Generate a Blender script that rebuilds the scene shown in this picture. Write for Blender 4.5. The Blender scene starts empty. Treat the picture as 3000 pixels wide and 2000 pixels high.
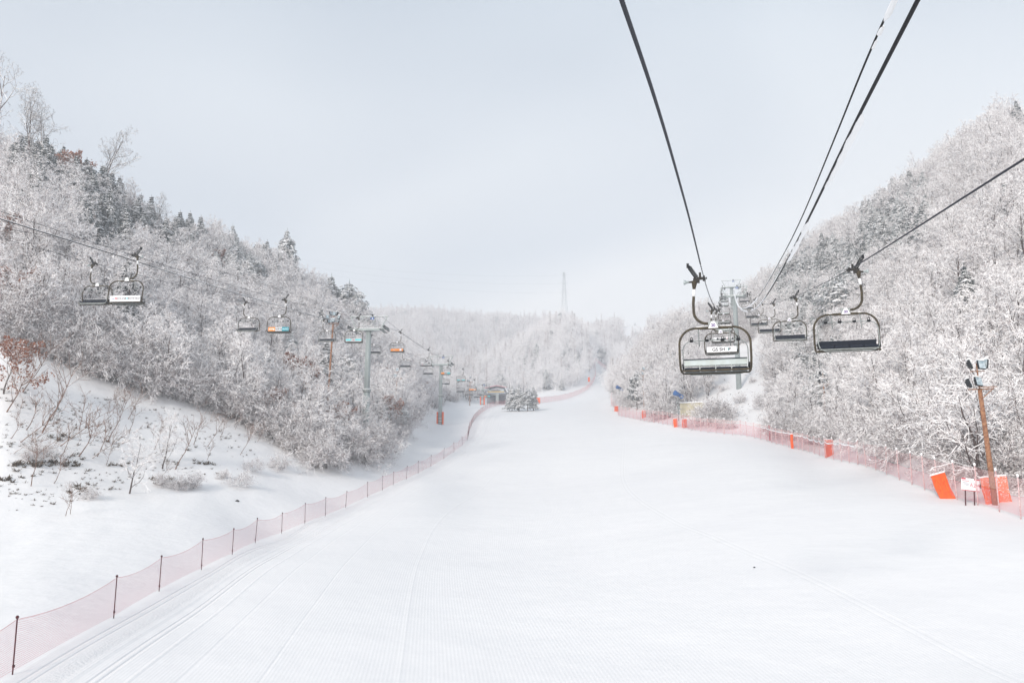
import bpy, math, random
import numpy as np
from mathutils import Vector, Matrix, Euler

random.seed(7); RNG = np.random.default_rng(7)
S = bpy.context.scene
COL = S.collection
F = 2400.0                      # focal length in photo pixels (photo 3000 x 2000)
PITCH = math.radians(10)
CP, SP = math.cos(PITCH), math.sin(PITCH)

# ------------------------------------------------------------------ camera
cam_d = bpy.data.cameras.new('camera')
cam_d.sensor_width = 36.0; cam_d.lens = 36.0 * F / 3000.0
cam_d.clip_start = 0.1; cam_d.clip_end = 6000
cam = bpy.data.objects.new('camera', cam_d); COL.objects.link(cam)
cam.location = (0, 0, 0); cam.rotation_euler = (math.pi / 2 + PITCH, 0, 0)
S.camera = cam
S.view_settings.view_transform = 'Standard'; S.view_settings.look = 'None'
S.view_settings.exposure = 0.15; S.view_settings.gamma = 1.0

# ------------------------------------------------------------------ world
SUN_EL, SUN_AZ = math.radians(24), math.radians(-150)   # az: clockwise from +Y (towards +X)
world = bpy.data.worlds.new('World'); S.world = world; world.use_nodes = True
nt = world.node_tree; nt.nodes.clear()
def N(tree, typ, **kw):
    n = tree.nodes.new(typ)
    for k, v in kw.items():
        if k == 'inputs':
            for a, b in v.items(): n.inputs[a].default_value = b
        else: setattr(n, k, v)
    return n
sky = N(nt, 'ShaderNodeTexSky', sky_type='NISHITA', sun_disc=False, sun_elevation=SUN_EL, sun_rotation=SUN_AZ)
sky.air_density = 1.0; sky.dust_density = 2.0
tc = N(nt, 'ShaderNodeTexCoord')
mp = N(nt, 'ShaderNodeMapping', inputs={'Scale': (1.0, 1.0, 2.2), 'Rotation': (0, 0, 0.5)})
nz = N(nt, 'ShaderNodeTexNoise', inputs={'Scale': 1.3, 'Detail': 2.0, 'Roughness': 0.4})
nz.inputs['Distortion'].default_value = 0.4
cr = N(nt, 'ShaderNodeValToRGB')
cr.color_ramp.elements[0].position = 0.36; cr.color_ramp.elements[0].color = (0.62, 0.62, 0.62, 1)
cr.color_ramp.elements[1].position = 0.60; cr.color_ramp.elements[1].color = (0.97, 0.97, 0.97, 1)
mixs = N(nt, 'ShaderNodeMix', data_type='RGBA')
mixs.inputs['B'].default_value = (8.15, 8.12, 8.28, 1)     # overcast cloud veil, same units as the sky texture
bg = N(nt, 'ShaderNodeBackground', inputs={'Strength': 0.125})
wo = N(nt, 'ShaderNodeOutputWorld')
L = nt.links.new
L(tc.outputs['Generated'], mp.inputs['Vector']); L(mp.outputs['Vector'], nz.inputs['Vector'])
L(nz.outputs['Fac'], cr.inputs['Fac']); L(cr.outputs['Color'], mixs.inputs['Factor'])
L(sky.outputs['Color'], mixs.inputs['A']); sz_ = N(nt, 'ShaderNodeSeparateXYZ'); L(tc.outputs['Generated'], sz_.inputs[0])
gr = N(nt, 'ShaderNodeValToRGB'); ge = gr.color_ramp.elements      # overcast veil: paler near the horizon, bluer above
ge[0].position = 0.12; ge[0].color = (0.99, 0.985, 0.965, 1); ge[1].position = 0.60; ge[1].color = (0.60, 0.68, 0.75, 1)
L(sz_.outputs['Z'], gr.inputs['Fac'])
mg = N(nt, 'ShaderNodeMix', data_type='RGBA', blend_type='MULTIPLY', inputs={'Factor': 1.0})
L(mixs.outputs['Result'], mg.inputs['A']); L(gr.outputs['Color'], mg.inputs['B']); L(mg.outputs['Result'], bg.inputs['Color'])
L(bg.outputs['Background'], wo.inputs['Surface'])

sun_d = bpy.data.lights.new('sun', 'SUN'); sun_d.energy = 2.8; sun_d.angle = math.radians(10)
sun_d.color = (1.0, 0.92, 0.84)
sun = bpy.data.objects.new('sun', sun_d); COL.objects.link(sun)
sd = Vector((math.sin(SUN_AZ) * math.cos(SUN_EL), math.cos(SUN_AZ) * math.cos(SUN_EL), math.sin(SUN_EL)))
sun.rotation_euler = sd.to_track_quat('Z', 'Y').to_euler()
S.cycles.max_bounces = 8; S.cycles.diffuse_bounces = 5; S.cycles.transparent_max_bounces = 24
S.cycles.volume_bounces = 1
S.cycles.use_denoising = True

# ------------------------------------------------------------------ helpers
def at(px, py, Y):
    """photo pixel + distance ahead -> world point"""
    u = (px - 1500) / F; v = (1000 - py) / F
    y = CP - v * SP
    return Vector((u / y * Y, Y, (SP + v * CP) / y * Y))
def elev(py):
    v = (1000 - py) / F
    return (SP + v * CP) / (CP - v * SP)

def tag(o, label=None, cat=None, group=None, kind=None):
    if label: o['label'] = label
    if cat: o['category'] = cat
    if group: o['group'] = group
    if kind: o['kind'] = kind
    return o

class MB:
    """mesh builder: collects faces with a material slot and optional uv"""
    def __init__(s): s.v = []; s.f = []; s.m = []; s.sm = []
    def add(s, vs, fs, mi=0, smooth=False):
        b = len(s.v); s.v.extend([tuple(p) for p in vs])
        for f in fs:
            s.f.append([i + b for i in f]); s.m.append(mi); s.sm.append(smooth)
        return s
    def box(s, c, size, rot=None, mi=0):
        x, y, z = [a / 2 for a in size]
        vs = [Vector((i * x, j * y, k * z)) for i in (-1, 1) for j in (-1, 1) for k in (-1, 1)]
        if rot is not None:
            M = rot if isinstance(rot, Matrix) else Euler(rot).to_matrix()
            vs = [M @ q for q in vs]
        c = Vector(c); vs = [q + c for q in vs]
        return s.add(vs, [(0, 1, 3, 2), (4, 6, 7, 5), (0, 4, 5, 1), (2, 3, 7, 6), (0, 2, 6, 4), (1, 5, 7, 3)], mi)
    def beam(s, a, b, w, h, mi=0):
        a, b = Vector(a), Vector(b); d = b - a
        q = d.to_track_quat('X', 'Z').to_matrix()
        return s.box((a + b) / 2, (d.length, w, h), q, mi)
    def tube(s, pts, r, n=8, mi=0, closed=False, smooth=True, caps=True):
        pts = [Vector(p) for p in pts]; m = len(pts)
        rr = r if isinstance(r, (list, tuple)) else [r] * m
        vs = []; up = None
        for i in range(m):
            if closed: t = pts[(i + 1) % m] - pts[i - 1]
            else: t = pts[min(i + 1, m - 1)] - pts[max(i - 1, 0)]
            if t.length < 1e-9: t = Vector((0, 0, 1))
            t.normalize()
            if up is None:
                up = Vector((0, 0, 1)) if abs(t.z) < .9 else Vector((1, 0, 0))
            a = t.cross(up)
            if a.length < 1e-5: a = t.cross(Vector((0.3, 1, 0.2)))
            a.normalize(); b = a.cross(t).normalized(); up = b
            for k in range(n):
                th = 2 * math.pi * k / n
                vs.append(pts[i] + (a * math.cos(th) + b * math.sin(th)) * rr[i])
        fs = []
        for i in range(m if closed else m - 1):
            j = (i + 1) % m
            for k in range(n):
                l = (k + 1) % n
                fs.append((i * n + k, i * n + l, j * n + l, j * n + k))
        if caps and not closed:
            fs.append(tuple(range(n - 1, -1, -1))); fs.append(tuple((m - 1) * n + k for k in range(n)))
        return s.add(vs, fs, mi, smooth)
    def lathe(s, a, b, prof, n=16, mi=0, smooth=True):
        a, b = Vector(a), Vector(b); d = b - a; L_ = d.length; t = d.normalized()
        pts = [a + t * (L_ * p[0]) for p in prof]
        # bypass tube's frame: straight axis
        x = t.orthogonal().normalized(); y = t.cross(x)
        vs = []
        for p, (q, r) in zip(pts, prof):
            for k in range(n):
                th = 2 * math.pi * k / n; vs.append(p + (x * math.cos(th) + y * math.sin(th)) * r)
        fs = []
        for i in range(len(prof) - 1):
            for k in range(n):
                l = (k + 1) % n; fs.append((i * n + k, i * n + l, (i + 1) * n + l, (i + 1) * n + k))
        fs.append(tuple(range(n - 1, -1, -1))); fs.append(tuple((len(prof) - 1) * n + k for k in range(n)))
        return s.add(vs, fs, mi, smooth)
    def mesh(s, name, mats):
        me = bpy.data.meshes.new(name)
        me.from_pydata(s.v, [], s.f)
        for m in (mats if isinstance(mats, (list, tuple)) else [mats]): me.materials.append(m)
        me.polygons.foreach_set('material_index', s.m)
        me.polygons.foreach_set('use_smooth', s.sm)
        me.update(); return me
    def build(s, name, mats, parent=None, bevel=0):
        o = bpy.data.objects.new(name, s.mesh(name, mats)); COL.objects.link(o)
        if parent is not None: o.parent = parent
        if bevel:
            b = o.modifiers.new('bevel', 'BEVEL'); b.width = bevel; b.segments = 2; b.limit_method = 'ANGLE'
        return o

def empty(name, loc, rz=0.0, label=None, cat=None, group=None, scale=None):
    o = bpy.data.objects.new(name, None); COL.objects.link(o)
    o.empty_display_size = 0.3
    o.location = loc; o.rotation_euler = (0, 0, rz)
    if scale: o.scale = (scale, scale, scale) if not isinstance(scale, tuple) else scale
    return tag(o, label, cat, group)

CHILDREN = {}
def kids(o): return [c for c in COL.objects if c.parent == o] if o.name not in CHILDREN else CHILDREN[o.name]
def copy_tree(src, parent=None, skip=()):
    c = src.copy(); COL.objects.link(c)
    if parent is not None: c.parent = parent
    for ch in src.children:
        if ch.name.split('.')[0] in skip: continue
        copy_tree(ch, c)
    return c

# ------------------------------------------------------------------ materials
def mat(name):
    m = bpy.data.materials.new(name); m.use_nodes = True
    t = m.node_tree; b = t.nodes['Principled BSDF']
    return m, t, b
def noise(t, scale, detail=4, rough=.5, coord='Object', vec=None):
    n = N(t, 'ShaderNodeTexNoise', inputs={'Scale': scale, 'Detail': detail, 'Roughness': rough})
    if vec is None:
        c = N(t, 'ShaderNodeTexCoord'); vec = c.outputs[coord]
    t.links.new(vec, n.inputs['Vector']); return n
def ramp(t, fac, a, b, ca=(0, 0, 0, 1), cb=(1, 1, 1, 1)):
    r = N(t, 'ShaderNodeValToRGB'); e = r.color_ramp.elements
    e[0].position = a; e[0].color = ca; e[1].position = b; e[1].color = cb
    t.links.new(fac, r.inputs['Fac']); return r
def c4(c): return (c[0], c[1], c[2], 1)
def plain(name, col, rough=.5, metal=0, var=.15, nscale=8, bump=0.0, col2=None, spec=.3):
    m, t, b = mat(name); b.inputs['Specular IOR Level'].default_value = spec
    n = noise(t, nscale, 5)
    c2 = col2 or tuple(x * (1 - var) for x in col)
    r = ramp(t, n.outputs['Fac'], .35, .65, c4(c2), c4(col))
    t.links.new(r.outputs['Color'], b.inputs['Base Color'])
    b.inputs['Roughness'].default_value = rough; b.inputs['Metallic'].default_value = metal
    if bump:
        bp = N(t, 'ShaderNodeBump', inputs={'Strength': bump, 'Distance': .02})
        t.links.new(n.outputs['Fac'], bp.inputs['Height']); t.links.new(bp.outputs['Normal'], b.inputs['Normal'])
    return m
def snowy(name, col, col2, lo, hi, rough=.85, nscale=3.0, snow=(.95, .94, .945), namp=.6):
    """wood / needles below, settled snow on the upward side of every twig"""
    m, t, b = mat(name)
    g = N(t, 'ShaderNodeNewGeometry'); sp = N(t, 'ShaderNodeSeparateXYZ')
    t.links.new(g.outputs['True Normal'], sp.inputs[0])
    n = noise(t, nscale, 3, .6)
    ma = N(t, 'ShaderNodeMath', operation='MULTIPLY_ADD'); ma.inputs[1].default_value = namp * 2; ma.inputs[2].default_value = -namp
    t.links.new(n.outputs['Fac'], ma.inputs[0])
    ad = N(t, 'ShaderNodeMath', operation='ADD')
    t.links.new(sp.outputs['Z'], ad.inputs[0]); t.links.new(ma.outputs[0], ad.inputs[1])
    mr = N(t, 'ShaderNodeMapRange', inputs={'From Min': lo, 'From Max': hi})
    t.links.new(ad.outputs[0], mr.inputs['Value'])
    n2 = noise(t, nscale * 4, 3)
    r = ramp(t, n2.outputs['Fac'], .35, .65, c4(col2), c4(col))
    mx = N(t, 'ShaderNodeMix', data_type='RGBA'); mx.inputs['B'].default_value = c4(snow)
    t.links.new(mr.outputs['Result'], mx.inputs['Factor']); t.links.new(r.outputs['Color'], mx.inputs['A'])
    t.links.new(mx.outputs['Result'], b.inputs['Base Color'])
    b.inputs['Roughness'].default_value = rough
    b.inputs['Specular IOR Level'].default_value = .2
    return m

M = {}
M['bark'] = snowy('bark', (.115, .08, .072), (.04, .03, .028), .12, .35, nscale=2.0, namp=.3)
M['twig'] = snowy('twig', (.41, .29, .275), (.13, .085, .08), -.58, -.22, nscale=1.2)
M['twig_brown'] = snowy('twig_brown', (.26, .15, .11), (.12, .07, .05), .25, .6, nscale=1.2)
M['twig_dark'] = snowy('twig_dark', (.10, .075, .07), (.045, .032, .034), .15, .5, nscale=1.2)
M['needle'] = snowy('needle', (.030, .060, .058), (.012, .028, .028), .30, .60, nscale=1.5)
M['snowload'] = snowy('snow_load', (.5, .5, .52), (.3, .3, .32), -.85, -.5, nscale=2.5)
M['needle_frost'] = snowy('frosted_needle', (.26, .31, .31), (.12, .16, .16), -.05, .35, nscale=1.5)
M['twig_rime'] = snowy('rimed_twig', (.66, .61, .60), (.42, .37, .36), -.7, -.3, nscale=1.2)
M['twig_bush'] = snowy('bush_twig', (.23, .16, .157), (.09, .062, .062), -.45, -.05, nscale=1.2)
M['leaf'] = snowy('dry_leaf', (.36, .13, .05), (.20, .06, .035), .55, .85, nscale=2.0)
M['snowcap'] = plain('snow_cap', (.90, .91, .93), .8, var=.03)
M['grass'] = plain('dry_grass', (.12, .085, .05), .9, var=.6, nscale=3)
M['olive'] = plain('olive_paint', (.075, .058, .032), .6, 0, nscale=14, col2=(.028, .023, .016), bump=.1)
M['galv'] = plain('galvanised_steel', (.34, .37, .37), .55, .3, nscale=9, col2=(.22, .24, .24))
M['galv_rust'] = plain('stained_steel', (.42, .48, .50), .5, .3, nscale=4, col2=(.36, .40, .39))
M['tower'] = plain('tower_paint', (.36, .41, .41), .5, .1, nscale=1.5, var=.12)
M['dark'] = plain('black_rubber', (.014, .016, .02), .6, spec=.15)
M['vinyl'] = plain('navy_vinyl', (.010, .015, .028), .6, nscale=20, bump=.1, spec=.15)
M['grip'] = plain('dark_cast_iron', (.03, .028, .026), .6, .1, nscale=20, spec=.2)
M['white_plastic'] = plain('white_plastic', (.78, .79, .8), .5, var=.05)
M['sign_white'] = plain('sign_white', (.82, .83, .86), .5, var=.03)
M['sign_orange'] = plain('sign_orange', (.86, .27, .02), .5, var=.05)
M['sign_teal'] = plain('sign_teal', (.01, .30, .38), .5, var=.05)
M['sign_cyan'] = plain('sign_cyan', (.10, .58, .62), .5, var=.05)
M['ink'] = plain('ink_black', (.015, .015, .02), .5)
M['ink_red'] = plain('ink_red', (.55, .03, .06), .5)
M['ink_purple'] = plain('ink_purple', (.09, .03, .22), .5)
M['blue'] = plain('sign_blue', (.02, .09, .33), .5)
M['yellow'] = plain('sign_yellow', (.8, .5, .05), .5)
M['orange_mat'] = plain('orange_vinyl', (.88, .13, .012), .5, nscale=4, col2=(.72, .08, .01), bump=.2)
M['orange_snowy'] = plain('snow_speckled_orange_vinyl', (.88, .14, .015), .6, nscale=9, col2=(.80, .09, .01), bump=.2)
_t = M['orange_snowy'].node_tree; _n = noise(_t, 16, 3, .7); _r = ramp(_t, _n.outputs['Fac'], .56, .60); _m = N(_t, 'ShaderNodeMix', data_type='RGBA'); _m.inputs['B'].default_value = (.85, .86, .88, 1)
_o = _t.nodes['Principled BSDF'].inputs['Base Color'].links[0].from_socket; _t.links.new(_o, _m.inputs['A']); _t.links.new(_r.outputs['Color'], _m.inputs['Factor']); _t.links.new(_m.outputs['Result'], _t.nodes['Principled BSDF'].inputs['Base Color'])
M['red_post'] = plain('red_post', (.12, .012, .018), .5, nscale=12, col2=(.02, .006, .01))
M['pink_post'] = plain('frosted_post', (.72, .60, .60), .7, nscale=9, col2=(.55, .30, .30))
M['rust_pole'] = plain('rusted_pole', (.40, .20, .105), .75, .1, nscale=6, col2=(.20, .085, .045), bump=.2)
M['rope'] = plain('steel_rope', (.028, .031, .045), .6, 0, nscale=40, spec=.25)
M['cable'] = plain('black_cable', (.010, .011, .015), .6, nscale=40, spec=.15)
M['glass'] = plain('lamp_glass', (.60, .68, .72), .15, .3, nscale=5, col2=(.28, .36, .40))
M['fan_blue'] = plain('blue_paint', (.02, .12, .36), .45)
M['green'] = plain('dark_green_paint', (.03, .07, .07), .6)
M['beige'] = plain('beige_siding', (.55, .50, .36), .7)
M['wall_grey'] = plain('grey_wall', (.30, .33, .37), .7)
M['wall_dark'] = plain('dark_wall', (.20, .20, .23), .7)
M['stone'] = plain('dark_stone', (.04, .04, .045), .8)

def net_mat(name, cell, wire, col):
    m, t, b = mat(name)
    uv = N(t, 'ShaderNodeUVMap'); sp = N(t, 'ShaderNodeSeparateXYZ'); t.links.new(uv.outputs[0], sp.inputs[0])
    outs = []
    for ax in ('X', 'Y'):
        d = N(t, 'ShaderNodeMath', operation='DIVIDE'); d.inputs[1].default_value = cell
        fr = N(t, 'ShaderNodeMath', operation='FRACT'); lt = N(t, 'ShaderNodeMath', operation='LESS_THAN')
        lt.inputs[1].default_value = wire / cell
        t.links.new(sp.outputs[ax], d.inputs[0]); t.links.new(d.outputs[0], fr.inputs[0]); t.links.new(fr.outputs[0], lt.inputs[0])
        outs.append(lt)
    mx = N(t, 'ShaderNodeMath', operation='MAXIMUM')
    t.links.new(outs[0].outputs[0], mx.inputs[0]); t.links.new(outs[1].outputs[0], mx.inputs[1])
    t.links.new(mx.outputs[0], b.inputs['Alpha'])
    b.inputs['Base Color'].default_value = c4(col); b.inputs['Roughness'].default_value = .6
    return m
M['net'] = net_mat('red_netting', .07, .0065, (.52, .06, .12))
M['net_frost'] = net_mat('frosted_red_netting', .06, .0085, (.76, .22, .26))
M['net_upper'] = net_mat('frosted_upper_netting', .08, .010, (.82, .50, .50))

# snow ground: base white with groomer ridges and ski tracks as relief
m, t, b = mat('snow_ground'); M['snow'] = m
b.inputs['Roughness'].default_value = .75; b.inputs['Specular IOR Level'].default_value = .25
n1 = noise(t, .05, 5); r1 = ramp(t, n1.outputs['Fac'], .3, .7, (.815, .81, .815, 1), (.84, .835, .835, 1))
t.links.new(r1.outputs['Color'], b.inputs['Base Color'])
uvn = N(t, 'ShaderNodeUVMap'); uvn.uv_map = 'track'
spx = N(t, 'ShaderNodeSeparateXYZ'); t.links.new(uvn.outputs[0], spx.inputs[0])
wob = noise(t, .012, 1, vec=uvn.outputs[0])
def mth(op, a, bb=None, c=None):
    n = N(t, 'ShaderNodeMath', operation=op)
    for i, x in enumerate((a, bb, c)):
        if x is None: continue
        if isinstance(x, (int, float)): n.inputs[i].default_value = x
        else: t.links.new(x, n.inputs[i])
    return n.outputs[0]
X = mth('ADD', spx.outputs['X'], mth('MULTIPLY', wob.outputs['Fac'], 2.0))
def track(pos, width, depth):
    d = mth('DIVIDE', mth('ABSOLUTE', mth('SUBTRACT', X, pos)), width)
    return mth('MULTIPLY', mth('MAXIMUM', mth('SUBTRACT', 1.0, d), 0.0), depth)
H = mth('MULTIPLY', mth('SINE', mth('MULTIPLY', X, 2 * math.pi / .14)), .0028)     # corduroy
lane = mth('GREATER_THAN', X, .4); H = mth('MULTIPLY', H, lane)
for p_, w_, d_ in ((1.6, .10, -.10), (1.95, .10, -.08), (3.1, .25, .05), (3.8, .10, -.08), (4.1, .10, -.09), (5.0, .12, .05), (6.6, .10, -.03),
                   (9.2, .10, -.025), (13.6, .16, .02), (31.6, .12, -.02), (31.95, .12, -.02)):
    H = mth('ADD', H, track(p_, w_, d_))
nb = noise(t, 1.2, 6, .6); nb2 = noise(t, .16, 4)
rough_belt = mth('MAXIMUM', mth('SUBTRACT', 1.0, mth('DIVIDE', mth('ABSOLUTE', mth('SUBTRACT', X, 2.6)), .7)), 0.0)
nbelt = noise(t, 9.0, 3, .6)
H = mth('ADD', H, mth('MULTIPLY', mth('MULTIPLY', nbelt.outputs['Fac'], rough_belt), .16))
off = mth('LESS_THAN', X, -.5)
H = mth('ADD', H, mth('MULTIPLY', nb.outputs['Fac'], mth('ADD', .03, mth('MULTIPLY', off, .10))))
H = mth('ADD', H, mth('MULTIPLY', nb2.outputs['Fac'], .45))
bp = N(t, 'ShaderNodeBump', inputs={'Strength': .55, 'Distance': 1.0})
t.links.new(H, bp.inputs['Height']); t.links.new(bp.outputs['Normal'], b.inputs['Normal'])

# ------------------------------------------------------------------ terrain
def zc(Y, py): return elev(py) * Y
# columns: photo column -> list of (distance, row | ('z', height))
NEAR = [(3, -8.6), (14, -7.2), (27, -6.1)]
COLS = {
 -1500: [(50, ('z', -4)), (75, ('z', 4)), (100, ('z', 28)), (150, ('z', 62)), (260, ('z', 75)), (1500, ('z', 40))],
 0:    [(62, 1560), (70, 1440), (84, 1080), (96, 860), (134, 520), (165, 540), (260, 800), (650, 1000), (1500, 1250)],
 200:  [(45, ('z', -4.6)), (68, 1505), (76, 1400), (88, 1180), (104, 900), (145, 580), (185, 620), (280, 850), (650, 1000), (1500, 1250)],
 400:  [(45, ('z', -5.0)), (76, 1460), (84, 1370), (92, 1240), (112, 960), (160, 720), (200, 760), (300, 900), (650, 1000), (1500, 1250)],
 600:  [(51, 1668), (84, 1425), (90, 1345), (99, 1250), (120, 1060), (185, 745), (230, 790), (330, 930), (650, 1000), (1500, 1250)],
 800:  [(51, ('z', -4.7)), (72, 1571), (95, 1395), (105, 1300), (130, 1130), (200, 825), (250, 880), (400, 950), (700, 960), (1500, 1250)],
 1000: [(60, ('z', -4.2)), (92, 1490), (108, 1365), (114, 1330), (140, 1190), (210, 965), (260, 1010), (450, 1020), (800, 922), (1500, 1250)],
 1100: [(60, ('z', -4.3)), (103, 1445), (120, 1345), (128, 1300), (150, 1205), (215, 1040), (260, 1070), (450, 1060), (800, 916), (1500, 1250)],
 1180: [(60, ('z', -4.4)), (113, 1410), (145, 1292), (152, 1255), (180, 1190), (235, 1090), (280, 1110), (450, 1070), (600, 1000), (800, 915), (1500, 1250)],
 1240: [(60, ('z', -4.5)), (123, 1380), (150, 1300), (197, 1240), (255, 1196), (275, 1168), (320, 1135), (450, 1075), (600, 1005), (800, 915), (1500, 1250)],
 1380: [(60, ('z', -4.5)), (105, ('z', -1)), (170, 1288), (205, 1236), (262, 1193), (300, 1187), (325, 1183), (345, 1165), (400, 1120), (430, 1104), (480, 1135), (640, 1050), (800, 922), (1500, 1250)],
 1450: [(60, ('z', -4.5)), (105, ('z', -.7)), (170, 1278), (205, 1226), (255, 1191), (300, 1186), (330, 1183), (355, 1162), (400, 1085), (430, 1056), (475, 1110), (640, 1060), (800, 926), (1500, 1250)],
 1550: [(60, ('z', -4.4)), (105, ('z', -.4)), (170, 1268), (205, 1218), (262, 1188), (300, 1184), (330, 1181), (355, 1160), (400, 1050), (435, 1000), (485, 1060), (640, 1040), (800, 936), (1500, 1250)],
 1630: [(60, ('z', -4.2)), (105, ('z', 0)), (170, 1262), (205, 1214), (262, 1186), (300, 1181), (350, 1164), (400, 1045), (445, 950), (500, 975), (600, 1010), (800, 940), (1500, 1250)],
 1700: [(60, ('z', -4.0)), (105, ('z', .6)), (160, 1268), (205, 1212), (262, 1184), (310, 1177), (370, 1150), (410, 1040), (450, 918), (520, 970), (650, 1010), (800, 950), (1500, 1250)],
 1745: [(60, ('z', -3.8)), (105, ('z', .9)), (160, 1264), (205, 1210), (262, 1182), (310, 1172), (400, 1128), (460, 1106), (480, 1060), (540, 985), (700, 960), (1500, 1250)],
 1785: [(60, ('z', -3.6)), (105, ('z', 1.2)), (160, 1260), (205, 1208), (262, 1180), (310, 1166), (400, 1124), (465, 1104), (500, 1060), (600, 990), (700, 960), (1500, 1250)],
 1835: [(60, ('z', -3.3)), (105, ('z', 1.5)), (160, 1258), (198, 1214), (220, 1180), (262, 1120), (300, 1140), (400, 1150), (600, 1000), (680, 955), (720, 948), (1500, 1250)],
 1900: [(60, ('z', -3.0)), (105, ('z', 2.0)), (168, 1230), (190, 1180), (240, 1040), (280, 1080), (400, 1100), (600, 1000), (700, 940), (1500, 1250)],
 1990: [(60, ('z', -2.6)), (105, ('z', 2.8)), (150, 1249), (175, 1180), (225, 985), (270, 1020), (420, 1100), (700, 945), (1500, 1250)],
 2080: [(60, ('z', -2.2)), (105, ('z', 3.6)), (142, 1266), (160, 1200), (185, 1120), (225, 955), (270, 1000), (420, 1090), (700, 955), (1500, 1250)],
 2160: [(60, ('z', -1.9)), (105, ('z', 4.2)), (136, 1272), (152, 1200), (168, 1134), (200, 1040), (235, 920), (290, 935), (420, 1050), (800, 1100), (1500, 1250)],
 2290: [(60, ('z', -1.3)), (90, ('z', 2.5)), (127, 1300), (142, 1210), (165, 1090), (200, 985), (245, 865), (300, 880), (450, 1000), (1500, 1250)],
 2400: [(60, ('z', -1.0)), (117, 1334), (130, 1240), (160, 1050), (200, 880), (245, 760), (320, 800), (1500, 1250)],
 2600: [(55, ('z', -1.2)), (80, 1377), (96, 1250), (120, 1060), (165, 840), (225, 650), (300, 690), (1500, 1250)],
 2800: [(45, ('z', -2.2)), (59, 1458), (72, 1290), (95, 1020), (140, 750), (205, 535), (290, 580), (1500, 1250)],
 3000: [(40, ('z', -2.8)), (51, 1524), (60, 1400), (76, 1130), (110, 780), (190, 400), (280, 450), (1500, 1250)],
 3400: [(30, ('z', -3.6)), (42, ('z', -1.5)), (70, ('z', 20)), (110, ('z', 48)), (190, ('z', 90)), (280, ('z', 110)), (1500, ('z', 60))],
 4800: [(20, ('z', -4)), (35, ('z', 4)), (70, ('z', 30)), (110, ('z', 60)), (300, ('z', 120)), (1500, ('z', 60))],
}
GA = []; GZ = []
YS = np.exp(np.linspace(math.log(3), math.log(1500), 420))
for px in sorted(COLS):
    pts = [(y, z + (0.0 if px < 1500 else .6 * min(1, (px - 1500) / 1500))) for y, z in NEAR]
    for y, v in COLS[px]:
        if y > 27: pts.append((y, v[1] if isinstance(v, tuple) else zc(y, v)))
    ys = [p[0] for p in pts]; zs = [p[1] for p in pts]
    GA.append(math.atan((px - 1500) / F)); GZ.append(np.interp(YS, ys, zs))
GA = np.array(GA); GZ = np.array(GZ)
# angular grid (a = atan(x/y)); fine inside the view
AS = np.concatenate([np.linspace(-1.30, -.62, 18, endpoint=False), np.linspace(-.62, .62, 560), np.linspace(.62, 1.30, 19)[1:]])
Z = np.empty((len(AS), len(YS)))
for j in range(len(YS)): Z[:, j] = np.interp(AS, GA, GZ[:, j])
def smooth1(A, axis, k):
    ker = np.exp(-.5 * (np.arange(-3 * k, 3 * k + 1) / k) ** 2); ker /= ker.sum()
    P = np.pad(A, [(3 * k, 3 * k) if ax == axis else (0, 0) for ax in (0, 1)], mode='edge')
    return np.apply_along_axis(lambda r: np.convolve(r, ker, mode='valid'), axis, P)
Z = smooth1(Z, 1, 2); Z = smooth1(Z, 0, 7)
XX = np.tan(AS)[:, None] * YS[None, :]; YY = np.broadcast_to(YS[None, :], XX.shape)
def lump(x, y, s, seed):
    r = np.random.default_rng(seed); o = 0
    for k in range(6):
        a = r.uniform(0, 6.28); f = s * r.uniform(.6, 1.6); ph = r.uniform(0, 6.28)
        o = o + np.sin((x * math.cos(a) + y * math.sin(a)) * f + ph)
    return o / 6
LEFT_FENCE = [(37, 1975), (333, 1810), (466, 1731), (590, 1668), (680, 1624), (747, 1590), (825, 1562), (893, 1534), (953, 1512),
              (1012, 1487), (1077, 1456), (1120, 1437), (1152, 1421), (1190, 1404), (1225, 1387), (1262, 1368), (1300, 1345), (1330, 1325),
              (1355, 1305), (1370, 1290)]
LF_Y = [27, 37, 45, 51, 57, 61, 72, 80, 84, 92, 101, 107, 112, 118, 124, 131, 140, 149, 159, 166]
fx = [at(p[0], p[1], y).x for p, y in zip(LEFT_FENCE, LF_Y)]
def fence_x(y): return np.interp(y, [3] + LF_Y + [205, 260, 1500], [-15.0] + fx + [-8.6, -6.5, 0])
_yy = np.linspace(3, 1500, 1500); _k = np.exp(-.5 * (np.arange(-40, 41) / 14.) ** 2); _k /= _k.sum()
_fs = np.convolve(np.pad(fence_x(_yy), 40, mode='edge'), _k, mode='valid')
lat = XX - fence_x(YY); lat_s = XX - np.interp(YY, _yy, _fs)
offp = np.clip((-lat - 1.5) / 6, 0, 1)
Z = Z + offp * (.12 * lump(XX, YY, .5, 3) + .07 * lump(XX, YY, 1.6, 4)) * np.clip((YY - 20) / 30, 0, 1)
Z = Z + .06 * lump(XX, YY, .35, 9)
def ground(x, y):
    a = math.atan2(x, y) if y > 0 else (1.3 if x > 0 else -1.3)
    ia = np.interp(a, AS, np.arange(len(AS))); iy = np.interp(y, YS, np.arange(len(YS)))
    i, j = min(int(ia), len(AS) - 2), min(int(iy), len(YS) - 2); p, q = ia - i, iy - j
    return float((Z[i, j] * (1 - p) + Z[i + 1, j] * p) * (1 - q) + (Z[i, j + 1] * (1 - p) + Z[i + 1, j + 1] * p) * q)
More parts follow.
